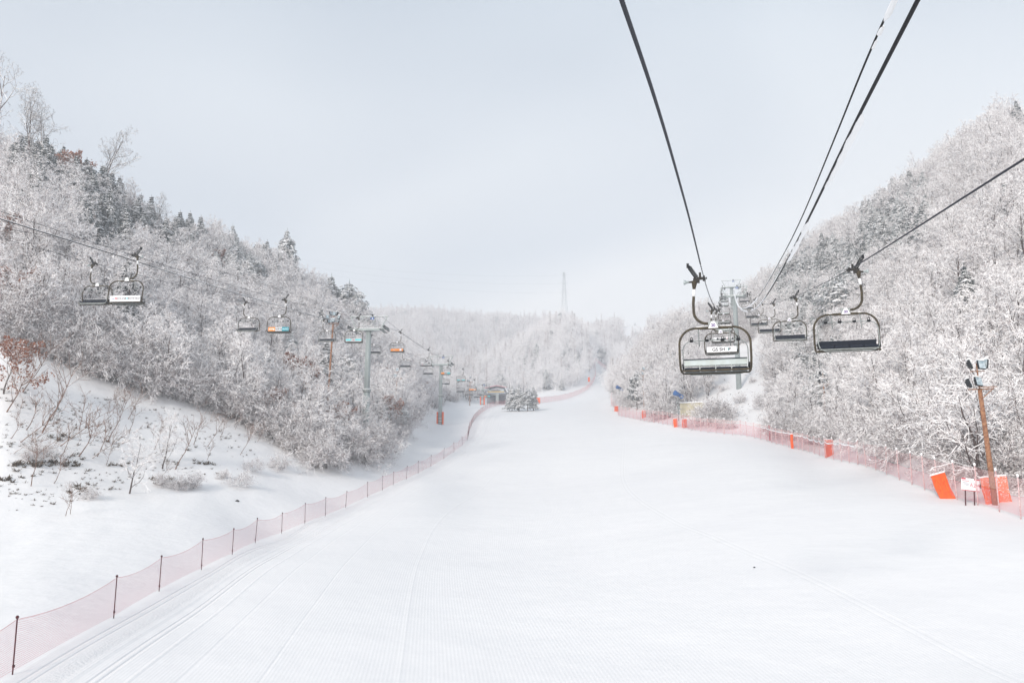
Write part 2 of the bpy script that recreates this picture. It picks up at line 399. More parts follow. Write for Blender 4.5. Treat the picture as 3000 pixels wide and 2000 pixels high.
def hit(px, py, ymin=8, ymax=1400):
    """where the sight line through a photo pixel first meets the ground"""
    py = max(py, 0); y = ymin; last = ymin
    while y < ymax:
        p = at(px, py, y)
        if p.z <= ground(p.x, p.y):
            lo, hi = last, y
            for _ in range(14):
                mid = (lo + hi) / 2; p = at(px, py, mid)
                if p.z <= ground(p.x, p.y): hi = mid
                else: lo = mid
            p = at(px, py, hi); p.z = ground(p.x, p.y); return p
        last = y; y *= 1.006
    p = at(px, py, ymax); p.z = ground(p.x, p.y); return p
def gpt(px, Y):
    x = (px - 1500) / F * Y
    return Vector((x, Y, ground(x, Y)))

na, ny = Z.shape
V = np.stack([XX, YY, Z], -1).reshape(-1, 3)
idx = np.arange(na * ny).reshape(na, ny)
Q = np.stack([idx[:-1, :-1], idx[1:, :-1], idx[1:, 1:], idx[:-1, 1:]], -1).reshape(-1, 4)
# apron under and behind the viewer so the sheet has no near edge
def np_mesh(name, V, Q, mats, smooth=True):
    me = bpy.data.meshes.new(name); k = Q.shape[1]
    me.vertices.add(len(V)); me.vertices.foreach_set('co', np.ascontiguousarray(V, dtype=np.float32).ravel())
    me.loops.add(Q.size); me.loops.foreach_set('vertex_index', np.ascontiguousarray(Q, dtype=np.int32).ravel())
    me.polygons.add(len(Q)); me.polygons.foreach_set('loop_start', np.arange(0, Q.size, k, dtype=np.int32))
    me.polygons.foreach_set('use_smooth', np.full(len(Q), smooth))
    for mm in mats: me.materials.append(mm)
    me.update(calc_edges=True); return me
back = []
for i in range(na):
    back.append((XX[i, 0], -80.0, -13.0)); 
Vb = []
for (yb, zb, sx) in ((0.0, -9.2, 12.0), (-30.0, -12.5, 40.0), (-120.0, -20.0, 150.0)):
    for i in range(na): Vb.append((np.tan(AS[i]) / np.tan(1.3) * sx, yb, zb))
V2 = np.concatenate([V, np.array(Vb)])
ib = np.arange(3 * na).reshape(3, na) + na * ny
rows = [idx[:, 0], ib[0], ib[1], ib[2]]
extra = []
for a_, b_ in zip(rows[:-1], rows[1:]):
    extra.append(np.stack([a_[:-1], b_[:-1], b_[1:], a_[1:]], -1))
Q2 = np.concatenate([Q] + extra)
me = np_mesh('ground', V2, Q2, [M['snow']])
uvl = me.uv_layers.new(name='track')
latv = np.concatenate([lat_s.reshape(-1), np.full(3 * na, -5.0)]); yv = np.concatenate([YY.reshape(-1), np.full(3 * na, 0.0)])
lv = np.empty(len(me.loops), dtype=np.int32); me.loops.foreach_get('vertex_index', lv)
uvl.data.foreach_set('uv', np.stack([latv[lv], yv[lv]], -1).astype(np.float32).ravel())
g = bpy.data.objects.new('snow_ground', me); COL.objects.link(g); tag(g, kind='structure')

# ------------------------------------------------------------------ trees (mesh generators)
class TB:
    """light-weight buffer for thousands of thin prisms"""
    def __init__(s): s.v = []; s.f = []
    def prism(s, p, q, r0, r1, n=3, ph=0.0):
        d = (q[0] - p[0], q[1] - p[1], q[2] - p[2]); l = math.sqrt(d[0] ** 2 + d[1] ** 2 + d[2] ** 2) or 1e-6
        d = (d[0] / l, d[1] / l, d[2] / l)
        a = (-d[1], d[0], 0) if abs(d[2]) < .95 else (1.0, 0.0, -d[0])
        la = math.sqrt(a[0] ** 2 + a[1] ** 2 + a[2] ** 2); a = (a[0] / la, a[1] / la, a[2] / la)
        b = (d[1] * a[2] - d[2] * a[1], d[2] * a[0] - d[0] * a[2], d[0] * a[1] - d[1] * a[0])
        i0 = len(s.v)
        for c, r in ((p, r0), (q, r1)):
            for k in range(n):
                th = ph + 6.2832 * k / n; co, si = math.cos(th) * r, math.sin(th) * r
                s.v.append((c[0] + a[0] * co + b[0] * si, c[1] + a[1] * co + b[1] * si, c[2] + a[2] * co + b[2] * si))
        for k in range(n):
            l_ = (k + 1) % n
            s.f.append((i0 + k, i0 + l_, i0 + n + l_, i0 + n + k))
    def lens(s, c, rx, rz, rng, tilt=(0, 0), n=6):
        """lumpy flattened clump (quads only)"""
        i0 = len(s.v); ph = rng.random() * 6.28
        s.v.append((c[0], c[1], c[2] + rz * (.6 + .6 * rng.random())))
        for k in range(n):
            th = ph + 6.2832 * k / n; r = rx * (.6 + .7 * rng.random())
            x, y = math.cos(th) * r, math.sin(th) * r
            s.v.append((c[0] + x, c[1] + y, c[2] + tilt[0] * x + tilt[1] * y - rz * .5 * rng.random()))
        s.v.append((c[0], c[1], c[2] - rz * (.5 + .6 * rng.random())))
        for k in range(0, n, 2):
            a, b, d = i0 + 1 + k, i0 + 1 + (k + 1) % n, i0 + 1 + (k + 2) % n
            s.f.append((i0, a, b, d)); s.f.append((i0 + n + 1, d, b, a))
    def mesh(s, name, mats, smooth=False):
        return np_mesh(name, np.array(s.v), np.array(s.f), mats, smooth)

def rot_about(d, ang, az, rng):
    """tilt direction d by ang towards a random azimuth az"""
    a = (-d[1], d[0], 0) if abs(d[2]) < .95 else (1.0, 0.0, -d[0])
    la = math.sqrt(sum(x * x for x in a)); a = [x / la for x in a]
    b = (d[1] * a[2] - d[2] * a[1], d[2] * a[0] - d[0] * a[2], d[0] * a[1] - d[1] * a[0])
    c, si = math.cos(ang), math.sin(ang); ca, sa = math.cos(az) * si, math.sin(az) * si
    return tuple(d[i] * c + a[i] * ca + b[i] * sa for i in range(3))

def bare_tree(seed, H=8.0, spread=1.0, stems=1, lean=(0, 0), dens=1.0, base=.16, tw=1.5, leaves=0):
    rng = random.Random(seed); T, C, LF, SN = TB(), TB(), TB(), TB()
    SEG = (6, 5, 4, 3, 1); KID = (10 * dens, 7, 5.2, 3.4, 0); ANG = (.75 * spread, .72, .66, .62)
    def grow(p, d, ln, r, lv):
        n = SEG[lv]; buf = T if lv <= 1 else C; sides = (7, 5, 3, 3, 3)[lv]
        st = ln / n; pts = [p]; ds = [d]; up = (.12, .12, .02, -.02, -.02)[lv]; wob = (.12, .22, .26, .28, .2)[lv]
        for k in range(n):
            d = (d[0] + rng.gauss(0, wob) + (lean[0] if lv < 2 else 0), d[1] + rng.gauss(0, wob) + (lean[1] if lv < 2 else 0), d[2] + rng.gauss(0, wob) + up)
            l_ = math.sqrt(sum(x * x for x in d)); d = tuple(x / l_ for x in d)
            q = (p[0] + d[0] * st, p[1] + d[1] * st, p[2] + d[2] * st)
            r0 = r * (1 - .8 * k / n); r1 = r * (1 - .8 * (k + 1) / n)
            buf.prism(p, q, max(r0, .007 * tw), max(r1, .007 * tw), sides, rng.random() * 6)
            if lv >= 1 and abs(d[2]) < .86 and rng.random() < (0, .8, .85, .8, .35)[lv]:
                ra = min(max(r0, .01) * .9 + .012, .05); SN.prism((p[0], p[1], p[2] + ra * .75), (q[0], q[1], q[2] + ra * .75), ra, ra * .8, 3, 1.57)
            p = q; pts.append(p); ds.append(d)
        if leaves and lv >= 3:
            for _ in range(leaves):
                c = pts[rng.randrange(len(pts))]; s_ = .055 + .06 * rng.random()
                i0 = len(LF.v); o = [rng.gauss(0, .14) for _ in range(3)]
                for a_, b_ in ((-1, -1), (1, -1), (1, 1), (-1, 1)):
                    LF.v.append((c[0] + o[0] + a_ * s_, c[1] + o[1] + b_ * s_ * rng.random(), c[2] + o[2] + rng.gauss(0, s_)))
                LF.f.append((i0, i0 + 1, i0 + 2, i0 + 3))
        if lv < 4:
            m = KID[lv]; m = int(m) + (rng.random() < m - int(m))
            az = rng.random() * 6.28
            for i in range(m):
                t = (base + (1 - base) * (i + rng.random() * .8) / m) if lv == 0 else .15 + .85 * (i + rng.random()) / m
                f = min(t, .999) * n; k = int(f); fr = f - k
                q = tuple(pts[k][j] * (1 - fr) + pts[k + 1][j] * fr for j in range(3))
                az += 2.4 + rng.gauss(0, .4)
                dd = rot_about(ds[k + 1], ANG[lv] * rng.uniform(.7, 1.35), az, rng)
                cl = (.62, .50, .46, .46)[lv] * ln * (1.15 - .65 * t) * rng.uniform(.75, 1.2)
                if lv == 0: cl *= spread
                if lv == 3: cl = max(cl, .22)
                grow(q, dd, cl, max(.0075 * tw, r * (1 - .75 * t) * (.55, .55, .6, .7)[lv]), lv + 1)
    for s_ in range(stems):
        d0 = (0, 0, 1) if stems == 1 else rot_about((0, 0, 1), rng.uniform(.2, .5), s_ * 6.28 / stems + rng.random(), rng)
        grow((rng.gauss(0, .12) * (stems > 1), rng.gauss(0, .12) * (stems > 1), -.5), d0, H * (.92 if stems == 1 else .8) + .5, H * .0165, 0)
    return T, C, LF, SN

def bush(seed, H=2.6, n=18, tw=1.5):
    rng = random.Random(seed); C = TB(); T = TB()
    def grow(p, d, ln, r, lv):
        k_n = (5, 4, 3, 2)[lv]; st = ln / k_n; pts = [p]; ds = [d]
        for k in range(k_n):
            d = tuple(x + rng.gauss(0, .2) for x in d); d = (d[0], d[1], d[2] - (.10 if lv < 2 and k > 1 else 0))
            l_ = math.sqrt(sum(x * x for x in d)); d = tuple(x / l_ for x in d)
            q = tuple(p[i] + d[i] * st for i in range(3))
            (T if lv == 0 else C).prism(p, q, max(.008 * tw, r * (1 - .7 * k / k_n)), max(.007 * tw, r * (1 - .7 * (k + 1) / k_n)), 3, rng.random() * 6)
            p = q; pts.append(p); ds.append(d)
        if lv < 3:
            for i in range((7, 6, 4)[lv]):
                t = .2 + .8 * rng.random(); k = min(int(t * k_n), k_n - 1)
                grow(pts[k + 1], rot_about(ds[k + 1], rng.uniform(.4, 1.0), rng.random() * 6.28, rng), ln * (.5, .48, .45)[lv] * rng.uniform(.7, 1.2), r * .55, lv + 1)
    for i in range(n):
        a = rng.random() * 6.28
        grow((math.cos(a) * .3 * rng.random(), math.sin(a) * .3 * rng.random(), -.2), rot_about((0, 0, 1), rng.uniform(.05, 1.0), a, rng), H * rng.uniform(.6, 1.1), .022, 0)
    return T, C, TB(), TB()

def sapling(seed, H=3.0, tw=1.1):
    rng = random.Random(seed); T, C = TB(), TB()
    def grow(p, d, ln, r, lv):
        k_n = (7, 5, 2)[lv]; st = ln / k_n; pts = [p]; ds = [d]
        for k in range(k_n):
            d = tuple(x + rng.gauss(0, .12) for x in d); d = (d[0], d[1], d[2] + .05)
            l_ = math.sqrt(sum(x * x for x in d)); d = tuple(x / l_ for x in d)
            q = tuple(p[i] + d[i] * st for i in range(3))
            (T if lv == 0 else C).prism(p, q, max(.008 * tw, r * (1 - .75 * k / k_n)), max(.007 * tw, r * (1 - .75 * (k + 1) / k_n)), 5 if lv == 0 else 3, rng.random())
            p = q; pts.append(p); ds.append(d)
        if lv < 2:
            for i in range((9, 5)[lv]):
                t = .28 + .7 * rng.random(); k = min(int(t * k_n), k_n - 1)
                grow(pts[k + 1], rot_about(ds[k + 1], rng.uniform(.5, .9), rng.random() * 6.28, rng), ln * (.5, .42)[lv] * (1.2 - .6 * t) * rng.uniform(.6, 1.2), r * .5, lv + 1)
    ln = rng.uniform(.3, .75)
    grow((0, 0, -.3), (math.sin(ln), 0, math.cos(ln)), H, .036, 0)
    return T, C, TB(), TB()

def conifer(seed, H=8.0, R=2.1, flat=0.0, gap=.16):
    rng = random.Random(seed); T, C, SL = TB(), TB(), TB()
    T.prism((0, 0, -.6), (0.05, 0, H * .55), H * .016, H * .010, 7); T.prism((.05, 0, H * .55), (0, .05, H * .98), H * .010, .02, 6)
    def needles(c, d, sz):
        for _ in range(7):
            dd = rot_about(d, rng.uniform(.1, 1.1), rng.random() * 6.28, rng)
            q = (c[0] + dd[0] * sz, c[1] + dd[1] * sz, c[2] + dd[2] * sz - .05)
            C.prism(c, q, .035, .012, 3, rng.random() * 6)
    z = H * gap
    while z < H * .99:
        t = z / H; prof = (1 - t) ** .75 if not flat else (math.sin(min(1, (1 - t) * 1.6) * 1.57)) * (.55 + .45 * rng.random())
        nb_ = rng.randint(4, 6) if t < .85 else 3; a0 = rng.random() * 6.28
        for b_ in range(nb_):
            if rng.random() < .1: continue
            az = a0 + b_ * 6.28 / nb_ + rng.gauss(0, .25); ln = max(.12, R * prof * rng.uniform(.65, 1.2)) * (1 if t < .85 else .7)
            el = .30 + .5 * t; droop = (.55 - .2 * t) * (1 if not flat else .5)
            k_n = max(2, int(ln / .3)); p = (0, 0, z)
            for k in range(k_n):
                f = (k + 1) / k_n
                q = (math.cos(az) * ln * f, math.sin(az) * ln * f, z + ln * (math.sin(el) * f - droop * f * f))
                C.prism(p, q, .03 * (1.2 - f), .02 * (1.2 - f), 3)
                d = (math.cos(az), math.sin(az), .1 - droop * f)
                w = .30 * (.45 + .8 * math.sin(min(1, f * 1.05) * 2.6)) * (.6 + .6 * (1 - t))
                for sd in (-1, 0, 1):
                    if rng.random() < .22: continue
                    o = sd * w * rng.uniform(.7, 1.3)
                    c = (q[0] - math.sin(az) * o + rng.gauss(0, .05), q[1] + math.cos(az) * o + rng.gauss(0, .05), q[2] - abs(o) * .45 + rng.gauss(0, .04))
                    needles(c, (d[0], d[1], d[2] - .45), .34 if t < .8 else .18)
                    if rng.random() < .93:
                        SL.lens((c[0], c[1], c[2] + .09), (.24 if t < .8 else .13) * rng.uniform(.6, 1.4), (.09 if t < .8 else .05) * rng.uniform(.6, 1.5), rng, (math.cos(az) * -.45, math.sin(az) * -.45))
                p = q
        z += H * .042 * rng.uniform(.75, 1.3) + .05
    C.prism((0, .05, H * .93), (.02, .05, H * 1.06), .045, .015, 4)
    return T, C, TB(), SL

def larch(seed, H=11.0, R=1.9):
    rng = random.Random(seed); T, C = TB(), TB()
    T.prism((0, 0, -.6), (0.0, 0, H), H * .011, .02, 5)
    z = H * .12
    while z < H * .99:
        t = z / H
        for b_ in range(rng.randint(4, 6)):
            az = rng.random() * 6.28; ln = max(.3, R * (1 - t) ** .8 * rng.uniform(.6, 1.25)); el = .15 + .5 * t
            d = (math.cos(az) * math.cos(el), math.sin(az) * math.cos(el), math.sin(el)); p = (0, 0, z)
            k_n = max(2, int(ln / .35)); q = p
            for k in range(k_n):
                f = (k + 1) / k_n; q2 = (d[0] * ln * f, d[1] * ln * f, z + d[2] * ln * f - .2 * ln * f * f)
                C.prism(q, q2, .022, .018, 3, rng.random() * 6)
                for _ in range(4):
                    dd = rot_about(d, rng.uniform(.4, 1.2), rng.random() * 6.28, rng); l2 = rng.uniform(.2, .55)
                    C.prism(q2, (q2[0] + dd[0] * l2, q2[1] + dd[1] * l2, q2[2] + dd[2] * l2 - .08), .022, .014, 3, rng.random() * 6)
                q = q2
        z += H * .03 * rng.uniform(.7, 1.3)
    return T, C, TB(), TB()

KINDS = {}
def register(kind, gens, tmat, cmat):
    KINDS[kind] = []
    for g_ in gens:
        T, C, LF, SN = g_
        d = {'trunk': T.mesh('trunk', [tmat]), 'crown': C.mesh('crown', [cmat])}
        if LF.v: d['dry_leaves'] = LF.mesh('dry_leaves', [M['leaf']])
        if SN.v: d['snow_load'] = SN.mesh('snow_load', [M['snowload']])
        # single joined mesh for the uncountable far wood
        V_ = [np.array(b.v) for b in (T, C, LF, SN) if b.v]; F_ = [np.array(b.f) for b in (T, C, LF, SN) if b.v]
        off_ = 0; Fs = []; mi = []
        for q_, (v_, f_) in enumerate(zip(V_, F_)):
            Fs.append(f_ + off_); off_ += len(v_); mi += [q_] * len(f_)
        j = np_mesh(kind + '_whole', np.concatenate(V_), np.concatenate(Fs), [tmat, cmat] + ([M['leaf']] if LF.v else []) + ([M['snowload']] if SN.v else []), False)
        j.polygons.foreach_set('material_index', mi)
        d['whole'] = j; KINDS[kind].append(d)
register('bare_tree', [bare_tree(11, 8, 1.0, dens=1.1), bare_tree(12, 8, 1.15, stems=2, dens=.75), bare_tree(13, 8, .9, dens=1.1),
                       bare_tree(14, 7.5, 1.25, stems=3, dens=.6), bare_tree(15, 8.5, 1.0, dens=1.1, lean=(.05, 0)), bare_tree(16, 7, 1.3, stems=2, dens=.8, lean=(.04, .05))],
         M['bark'], M['twig'])
register('oak_tree', [bare_tree(21, 6.5, 1.2, dens=.9, leaves=2, base=.15), bare_tree(22, 6, 1.2, stems=2, dens=.7, leaves=2, base=.1)],
         M['bark'], M['twig'])
register('pine_tree', [conifer(31, 8, 2.2), conifer(32, 8, 1.9), conifer(33, 7.5, 2.6, flat=1, gap=.3), conifer(34, 9, 2.0)],
         M['bark'], M['needle'])
register('frosted_pine', [conifer(35, 8, 2.3), conifer(36, 8, 2.0), conifer(37, 7.5, 2.6, flat=1, gap=.3), conifer(38, 9, 2.0)],
         M['bark'], M['needle_frost'])
register('larch_tree', [larch(41), larch(42, 10, 2.2), larch(43, 12, 1.8)], M['bark'], M['twig'])
register('bush', [bush(51), bush(52, 2.2, 18), bush(53, 3.0, 14)], M['twig_dark'], M['twig_bush'])
register('rimed_tree', [bare_tree(81, 8, 1.1, dens=1.0), bare_tree(82, 8, 1.2, stems=2, dens=.75), bare_tree(83, 9, .85, dens=1.1)], M['twig'], M['twig_rime'])
register('sapling', [sapling(61), sapling(62, 3.4), sapling(63, 2.6), sapling(64, 3.8)], M['twig_brown'], M['twig_brown'])
register('tall_bare_tree', [bare_tree(71, 15, .75, dens=1.0, base=.35, tw=1.3), bare_tree(72, 17, .8, dens=.9, base=.3, tw=1.3, lean=(.03, 0))], M['bark'], M['twig_dark'])

def plant(kind, var, x, y, s=1.0, rz=0.0, label=None, group=None, cat='tree', dz=0.0, tilt=None, sxy=None, skip=()):
    d = KINDS[kind][var % len(KINDS[kind])]
    r = empty(kind, (x, y, ground(x, y) - .1 + dz), rz, label, cat, group)
    r.scale = (s * (sxy or 1), s * (sxy or 1), s)
    if tilt: r.rotation_euler = (tilt[0], tilt[1], rz)
    for k, me_ in d.items():
        if k == 'whole' or k in skip: continue
        o = bpy.data.objects.new(k, me_); COL.objects.link(o); o.parent = r
    return r

# ------------------------------------------------------------------ where the woods stand
EDGE_L = ([-600, 0, 200, 400, 600, 800, 900, 1000, 1100, 1180, 1235, 1300, 1380, 1440, 1500, 1560, 1640, 1700, 1735],
          [84, 88.5, 93, 98, 104, 107, 105, 110, 121, 148, 205, 270, 318, 352, 350, 352, 354, 372, 405])
EDGE_R = ([1780, 1800, 1835, 1900, 1990, 2080, 2160, 2290, 2400, 2600, 2800, 3000, 3400],
          [300, 243, 201, 172, 153, 146, 141, 129, 118.5, 82, 61.5, 54, 44])
def pxof(x, y): return 1500 + F * x / y
def visible(x, y, z):
    e = z / y
    for f in (.25, .4, .5, .6, .68, .75, .8, .85, .89, .92, .95, .97):
        if ground(x * f, y * f) / (y * f) > e: return False
    return True
def in_wood(x, y):
    p = pxof(x, y)
    if p < 1738: return y > np.interp(p, *EDGE_L)
    if p < 1790: return y > 472
    if 1828 < p < 1905 and 590 < y < 745: return False          # cleared snowy saddle
    if y < 205 and abs(x - (.267 * y + 1.9)) < 5.5: return False   # lift corridor
    if 2125 < p < 2262 and y < 205: return False
    if 1962 < p < 2078 and y < 165: return False
    if 1868 < p < 1902 and y < 186: return False
    if 1803 < p < 1830 and y < 213: return False
    return y > np.interp(p, *EDGE_R)
cands = []
def scatter(y0, y1, sp, far):
    y = y0
    while y < y1:
        x = -y * .68
        while x < y * .66:
            xx, yy = x + random.uniform(-.45, .45) * sp, y + random.uniform(-.45, .45) * sp
            if in_wood(xx, yy):
                p = pxof(xx, yy); zz = ground(xx, yy)
                if visible(xx, yy, zz + 7):
                    cands.append((xx, yy, zz, p, far))
            x += sp
        y += sp
scatter(46, 290, 2.9, 0); scatter(290, 480, 3.8, 1); scatter(480, 900, 5.2, 1)
# conifer patches, in photo columns/rows of the tree foot
PATCH = [((150, 560), (560, 780)), ((-40, 190), (380, 600)), ((190, 400), (500, 700)), ((400, 540), (680, 800)), ((600, 780), (760, 880)), ((0, 60), (560, 680)), ((2300, 2560), (780, 960)),
         ((2560, 2780), (600, 800)), ((2330, 2480), (1040, 1180))]
woods = {'bare_tree': [], 'pine_tree': [], 'larch_tree': [], 'frosted_pine': [], 'rimed_tree': [], 'bush': [], 'oak_tree': []}
for (x, y, z, p, far) in cands:
    v = z / y; # ground row in the photo
    al = math.atan(v) - PITCH; row = 1000 - F * math.tan(al)
    r = random.random(); sc = random.uniform(.62, 1.22)
    left = p < 1235
    if far:
        k = 'larch_tree' if r < .12 else ('frosted_pine' if r < .19 else ('rimed_tree' if y < 520 and p > 1385 else 'bare_tree')); sc *= 1.05
    else:
        pp = .03
        for (a0, a1), (b0, b1) in PATCH:
            if a0 < p < a1 and b0 < row < b1: pp = .72
        if 1980 < p < 2135 and y < 185: pp = 0
        if left and y < np.interp(p, *EDGE_L) + 9: pp = 0
        if r < pp: k = 'pine_tree' if (left and p < 600) or random.random() < .45 else 'frosted_pine'
        elif r > .978 and left: k = 'oak_tree'
        else: k = 'bare_tree'
        if k == 'bare_tree' and random.random() < .28: k = 'bush'
        if abs(x - (.267 * y + 1.9)) < 6 and y > 150: k = 'bush'
    woods[k].append((x, y, z, sc, p))
for _ in range(420):      # shrub belt along both wood edges
    if random.random() < .55: p = random.uniform(-80, 1215); e = np.interp(p, *EDGE_L); y = e + random.uniform(-.5 if p < 900 else -4, 5)
    else: p = random.uniform(1800, 3080); e = np.interp(p, *EDGE_R); y = e + random.uniform(-1.0, 5) + (3 if p > 2680 else 0)
    if 2120 < p < 2262 or 1960 < p < 2078 or 1868 < p < 1902 or 1800 < p < 1830: continue
    x = (p - 1500) / F * y
    if p < 1215 and x > fence_x(y) - 4: continue
    woods['bush'].append((x, y, ground(x, y), random.uniform(.55, 1.45), p))
ALLOT = {'bare_tree': 292, 'pine_tree': 200, 'larch_tree': 60, 'frosted_pine': 150, 'rimed_tree': 200, 'bush': 290, 'oak_tree': 30}
LAB = {
 'bare_tree': {'l': ('frosted leafless tree standing in the dense wood on the left hillside', 'leafless trees in the wood on the left hillside'),
               'r': ('frosted leafless tree standing in the dense wood on the right hillside', 'leafless trees in the wood on the right hillside'),
               'f': ('pale frosted leafless tree on the hill behind the ski run', 'leafless trees on the hills behind the run')},
 'pine_tree': {'l': ('dark green pine laden with snow among bare trees on the left hillside', 'snow-laden pines on the left hillside'),
               'r': ('green pine laden with snow among bare trees on the right hillside', 'snow-laden pines on the right hillside'),
               'f': ('pale snow-covered pine on the hill behind the ski run', 'snow-covered pines on the hills behind the run')},
 'frosted_pine': {'l': ('pale frosted pine among bare trees on the left hillside', 'frosted pines on the left hillside'),
               'r': ('pale frosted pine among bare trees on the right hillside', 'frosted pines on the right hillside'),
               'f': ('pale snow-covered pine on the hill behind the ski run', 'snow-covered pines on the hills behind the run')},
 'rimed_tree': {'f': ('white rime-covered tree on the rounded hill behind the ski run', 'rimed trees on the hills behind the run')},
 'larch_tree': {'f': ('tall narrow frosted larch on the hill behind the ski run', 'frosted larches on the hills behind the run')},
 'bush': {'l': ('low tangled bush under snow in the wood on the left hillside', 'snowy bushes in the left wood'),
          'r': ('low tangled bush under snow in the wood on the right hillside', 'snowy bushes in the right wood')},
 'oak_tree': {'l': ('small tree keeping rusty brown leaves in the left hillside wood', 'brown-leaved trees in the left wood')},
}
rest = []
for k, lst in woods.items():
    lst.sort(key=lambda q: q[1] / q[3])
    for i, (x, y, z, sc, p) in enumerate(lst):
        side = 'f' if y > 290 else ('l' if p < 1760 else 'r')
        if side not in LAB[k] or i >= ALLOT[k] or p < -60 or p > 3060:
            rest.append((k, x, y, z, sc)); continue
        lb, gp = LAB[k][side]
        plant(k, random.randrange(9), x, y, sc, random.uniform(0, 6.28), lb, gp, 'bush' if k == 'bush' else 'tree')
# the rest of the wood: one uncountable mass, instanced on points
src = bpy.data.collections.new('wood_sources'); order = {}
n_src = 0
for k in ('bare_tree', 'pine_tree', 'larch_tree', 'bush', 'oak_tree', 'frosted_pine', 'rimed_tree'):
    order[k] = []
    for i, d in enumerate(KINDS[k]):
        o = bpy.data.objects.new('%02d_%s' % (n_src, k), d['whole']); src.objects.link(o); order[k].append(n_src); n_src += 1
def wood_mass(name, pts, label):
    me_ = bpy.data.meshes.new(name); me_.vertices.add(len(pts))
    me_.vertices.foreach_set('co', np.array([(x, y, z - .15) for _, x, y, z, _s in pts], dtype=np.float32).ravel())
    ai = me_.attributes.new('pick', 'INT', 'POINT'); ai.data.foreach_set('value', [random.choice(order[k]) for k, *_ in pts])
    as_ = me_.attributes.new('size', 'FLOAT', 'POINT'); as_.data.foreach_set('value', [q[4] for q in pts])
    ar = me_.attributes.new('turn', 'FLOAT_VECTOR', 'POINT'); ar.data.foreach_set('vector', np.array([(0, 0, random.uniform(0, 6.28)) for _ in pts], dtype=np.float32).ravel())
    o = bpy.data.objects.new(name, me_); COL.objects.link(o)
    ng = bpy.data.node_groups.new(name, 'GeometryNodeTree')
    ng.interface.new_socket('Geometry', in_out='INPUT', socket_type='NodeSocketGeometry'); ng.interface.new_socket('Geometry', in_out='OUTPUT', socket_type='NodeSocketGeometry')
    gi = ng.nodes.new('NodeGroupInput'); go = ng.nodes.new('NodeGroupOutput')
    ci = ng.nodes.new('GeometryNodeCollectionInfo'); ci.inputs['Collection'].default_value = src
    ci.inputs['Separate Children'].default_value = True; ci.inputs['Reset Children'].default_value = True
    ip = ng.nodes.new('GeometryNodeInstanceOnPoints'); ip.inputs['Pick Instance'].default_value = True
    def attr(nm, ty):
        a = ng.nodes.new('GeometryNodeInputNamedAttribute'); a.data_type = ty; a.inputs['Name'].default_value = nm
        return [q for q in a.outputs if q.enabled and q.name == 'Attribute'][0]
    ng.links.new(gi.outputs[0], ip.inputs['Points']); ng.links.new(ci.outputs[0], ip.inputs['Instance'])
    ng.links.new(attr('pick', 'INT'), ip.inputs['Instance Index'])
    e2r = ng.nodes.new('FunctionNodeEulerToRotation'); ng.links.new(attr('turn', 'FLOAT_VECTOR'), e2r.inputs[0]); ng.links.new(e2r.outputs[0], ip.inputs['Rotation'])
    ng.links.new(attr('size', 'FLOAT'), ip.inputs['Scale']); ng.links.new(ip.outputs[0], go.inputs[0])
    md = o.modifiers.new('scatter', 'NODES'); md.node_group = ng
    return tag(o, label, 'forest', kind='stuff')
wood_mass('hillside_forest', [q for q in rest if q[2] <= 290], 'dense frosted forest covering the two near hillsides')
wood_mass('far_forest', [q for q in rest if q[2] > 290], 'pale frosted forest fading into haze on the far hills')
print('TREES', {k: len(v) for k, v in woods.items()}, 'rest', len(rest))


# ------------------------------------------------------------------ lettering
_glyph = {}
def lettering(name, body, size, m_, parent, loc, rot, bold=0.0, sx=1.0):
    key = (body, size, m_.name, bold)
    if key not in _glyph:
        cu = bpy.data.curves.new(name, 'FONT'); cu.body = body; cu.size = size; cu.align_x = 'CENTER'; cu.align_y = 'CENTER'
        cu.extrude = .003; cu.offset = bold; cu.materials.append(m_)
        tmp = bpy.data.objects.new(name, cu); COL.objects.link(tmp)
        bpy.context.view_layer.update()
        me_ = bpy.data.meshes.new_from_object(tmp.evaluated_get(bpy.context.evaluated_depsgraph_get()))
        me_.name = name; bpy.data.objects.remove(tmp); bpy.data.curves.remove(cu)
        _glyph[key] = me_
    o = bpy.data.objects.new(name, _glyph[key]); COL.objects.link(o); o.parent = parent
    o.location = loc; o.rotation_euler = rot; o.scale = (sx, 1, 1); return o

# ------------------------------------------------------------------ ropes
def hermite(P):
    """P: list of (Y, x, z) -> function Y -> (x, z)"""
    Yk = np.array([p[0] for p in P], float); A = np.array([[p[1], p[2]] for p in P], float)
    m_ = np.gradient(A, Yk, axis=0)
    def f(y):
        i = int(np.clip(np.searchsorted(Yk, y) - 1, 0, len(Yk) - 2)); h = Yk[i + 1] - Yk[i]; t_ = (y - Yk[i]) / h
        if t_ < 0: return A[0] + m_[0] * (y - Yk[0])
        if t_ > 1: return A[-1] + m_[-1] * (y - Yk[-1])
        h00 = 2 * t_ ** 3 - 3 * t_ ** 2 + 1; h10 = t_ ** 3 - 2 * t_ ** 2 + t_; h01 = -2 * t_ ** 3 + 3 * t_ ** 2; h11 = t_ ** 3 - t_ ** 2
        return h00 * A[i] + h10 * h * m_[i] + h01 * A[i + 1] + h11 * h * m_[i + 1]
    return lambda y: Vector((f(y)[0], y, f(y)[1]))
def R_(lst, x0, s): return hermite([(Y, x0 + s * Y, elev(py) * Y) for Y, py in lst])
ropeA = R_([(5.4, 0), (7.4, 230), (13.6, 574), (25.3, 815), (53.5, 906), (77, 912), (103, 905), (128, 893), (155, 877), (166, 868), (180, 859), (206, 851), (232, 845), (262, 850), (300, 858)], -.65, .267)
ropeB = R_([(11.4, 465), (28.6, 790), (54.5, 872), (80, 889), (105, 889), (130, 879), (156, 862), (168, 855), (182, 848), (208, 838), (232, 830), (262, 838), (300, 850)], 4.5, .267)
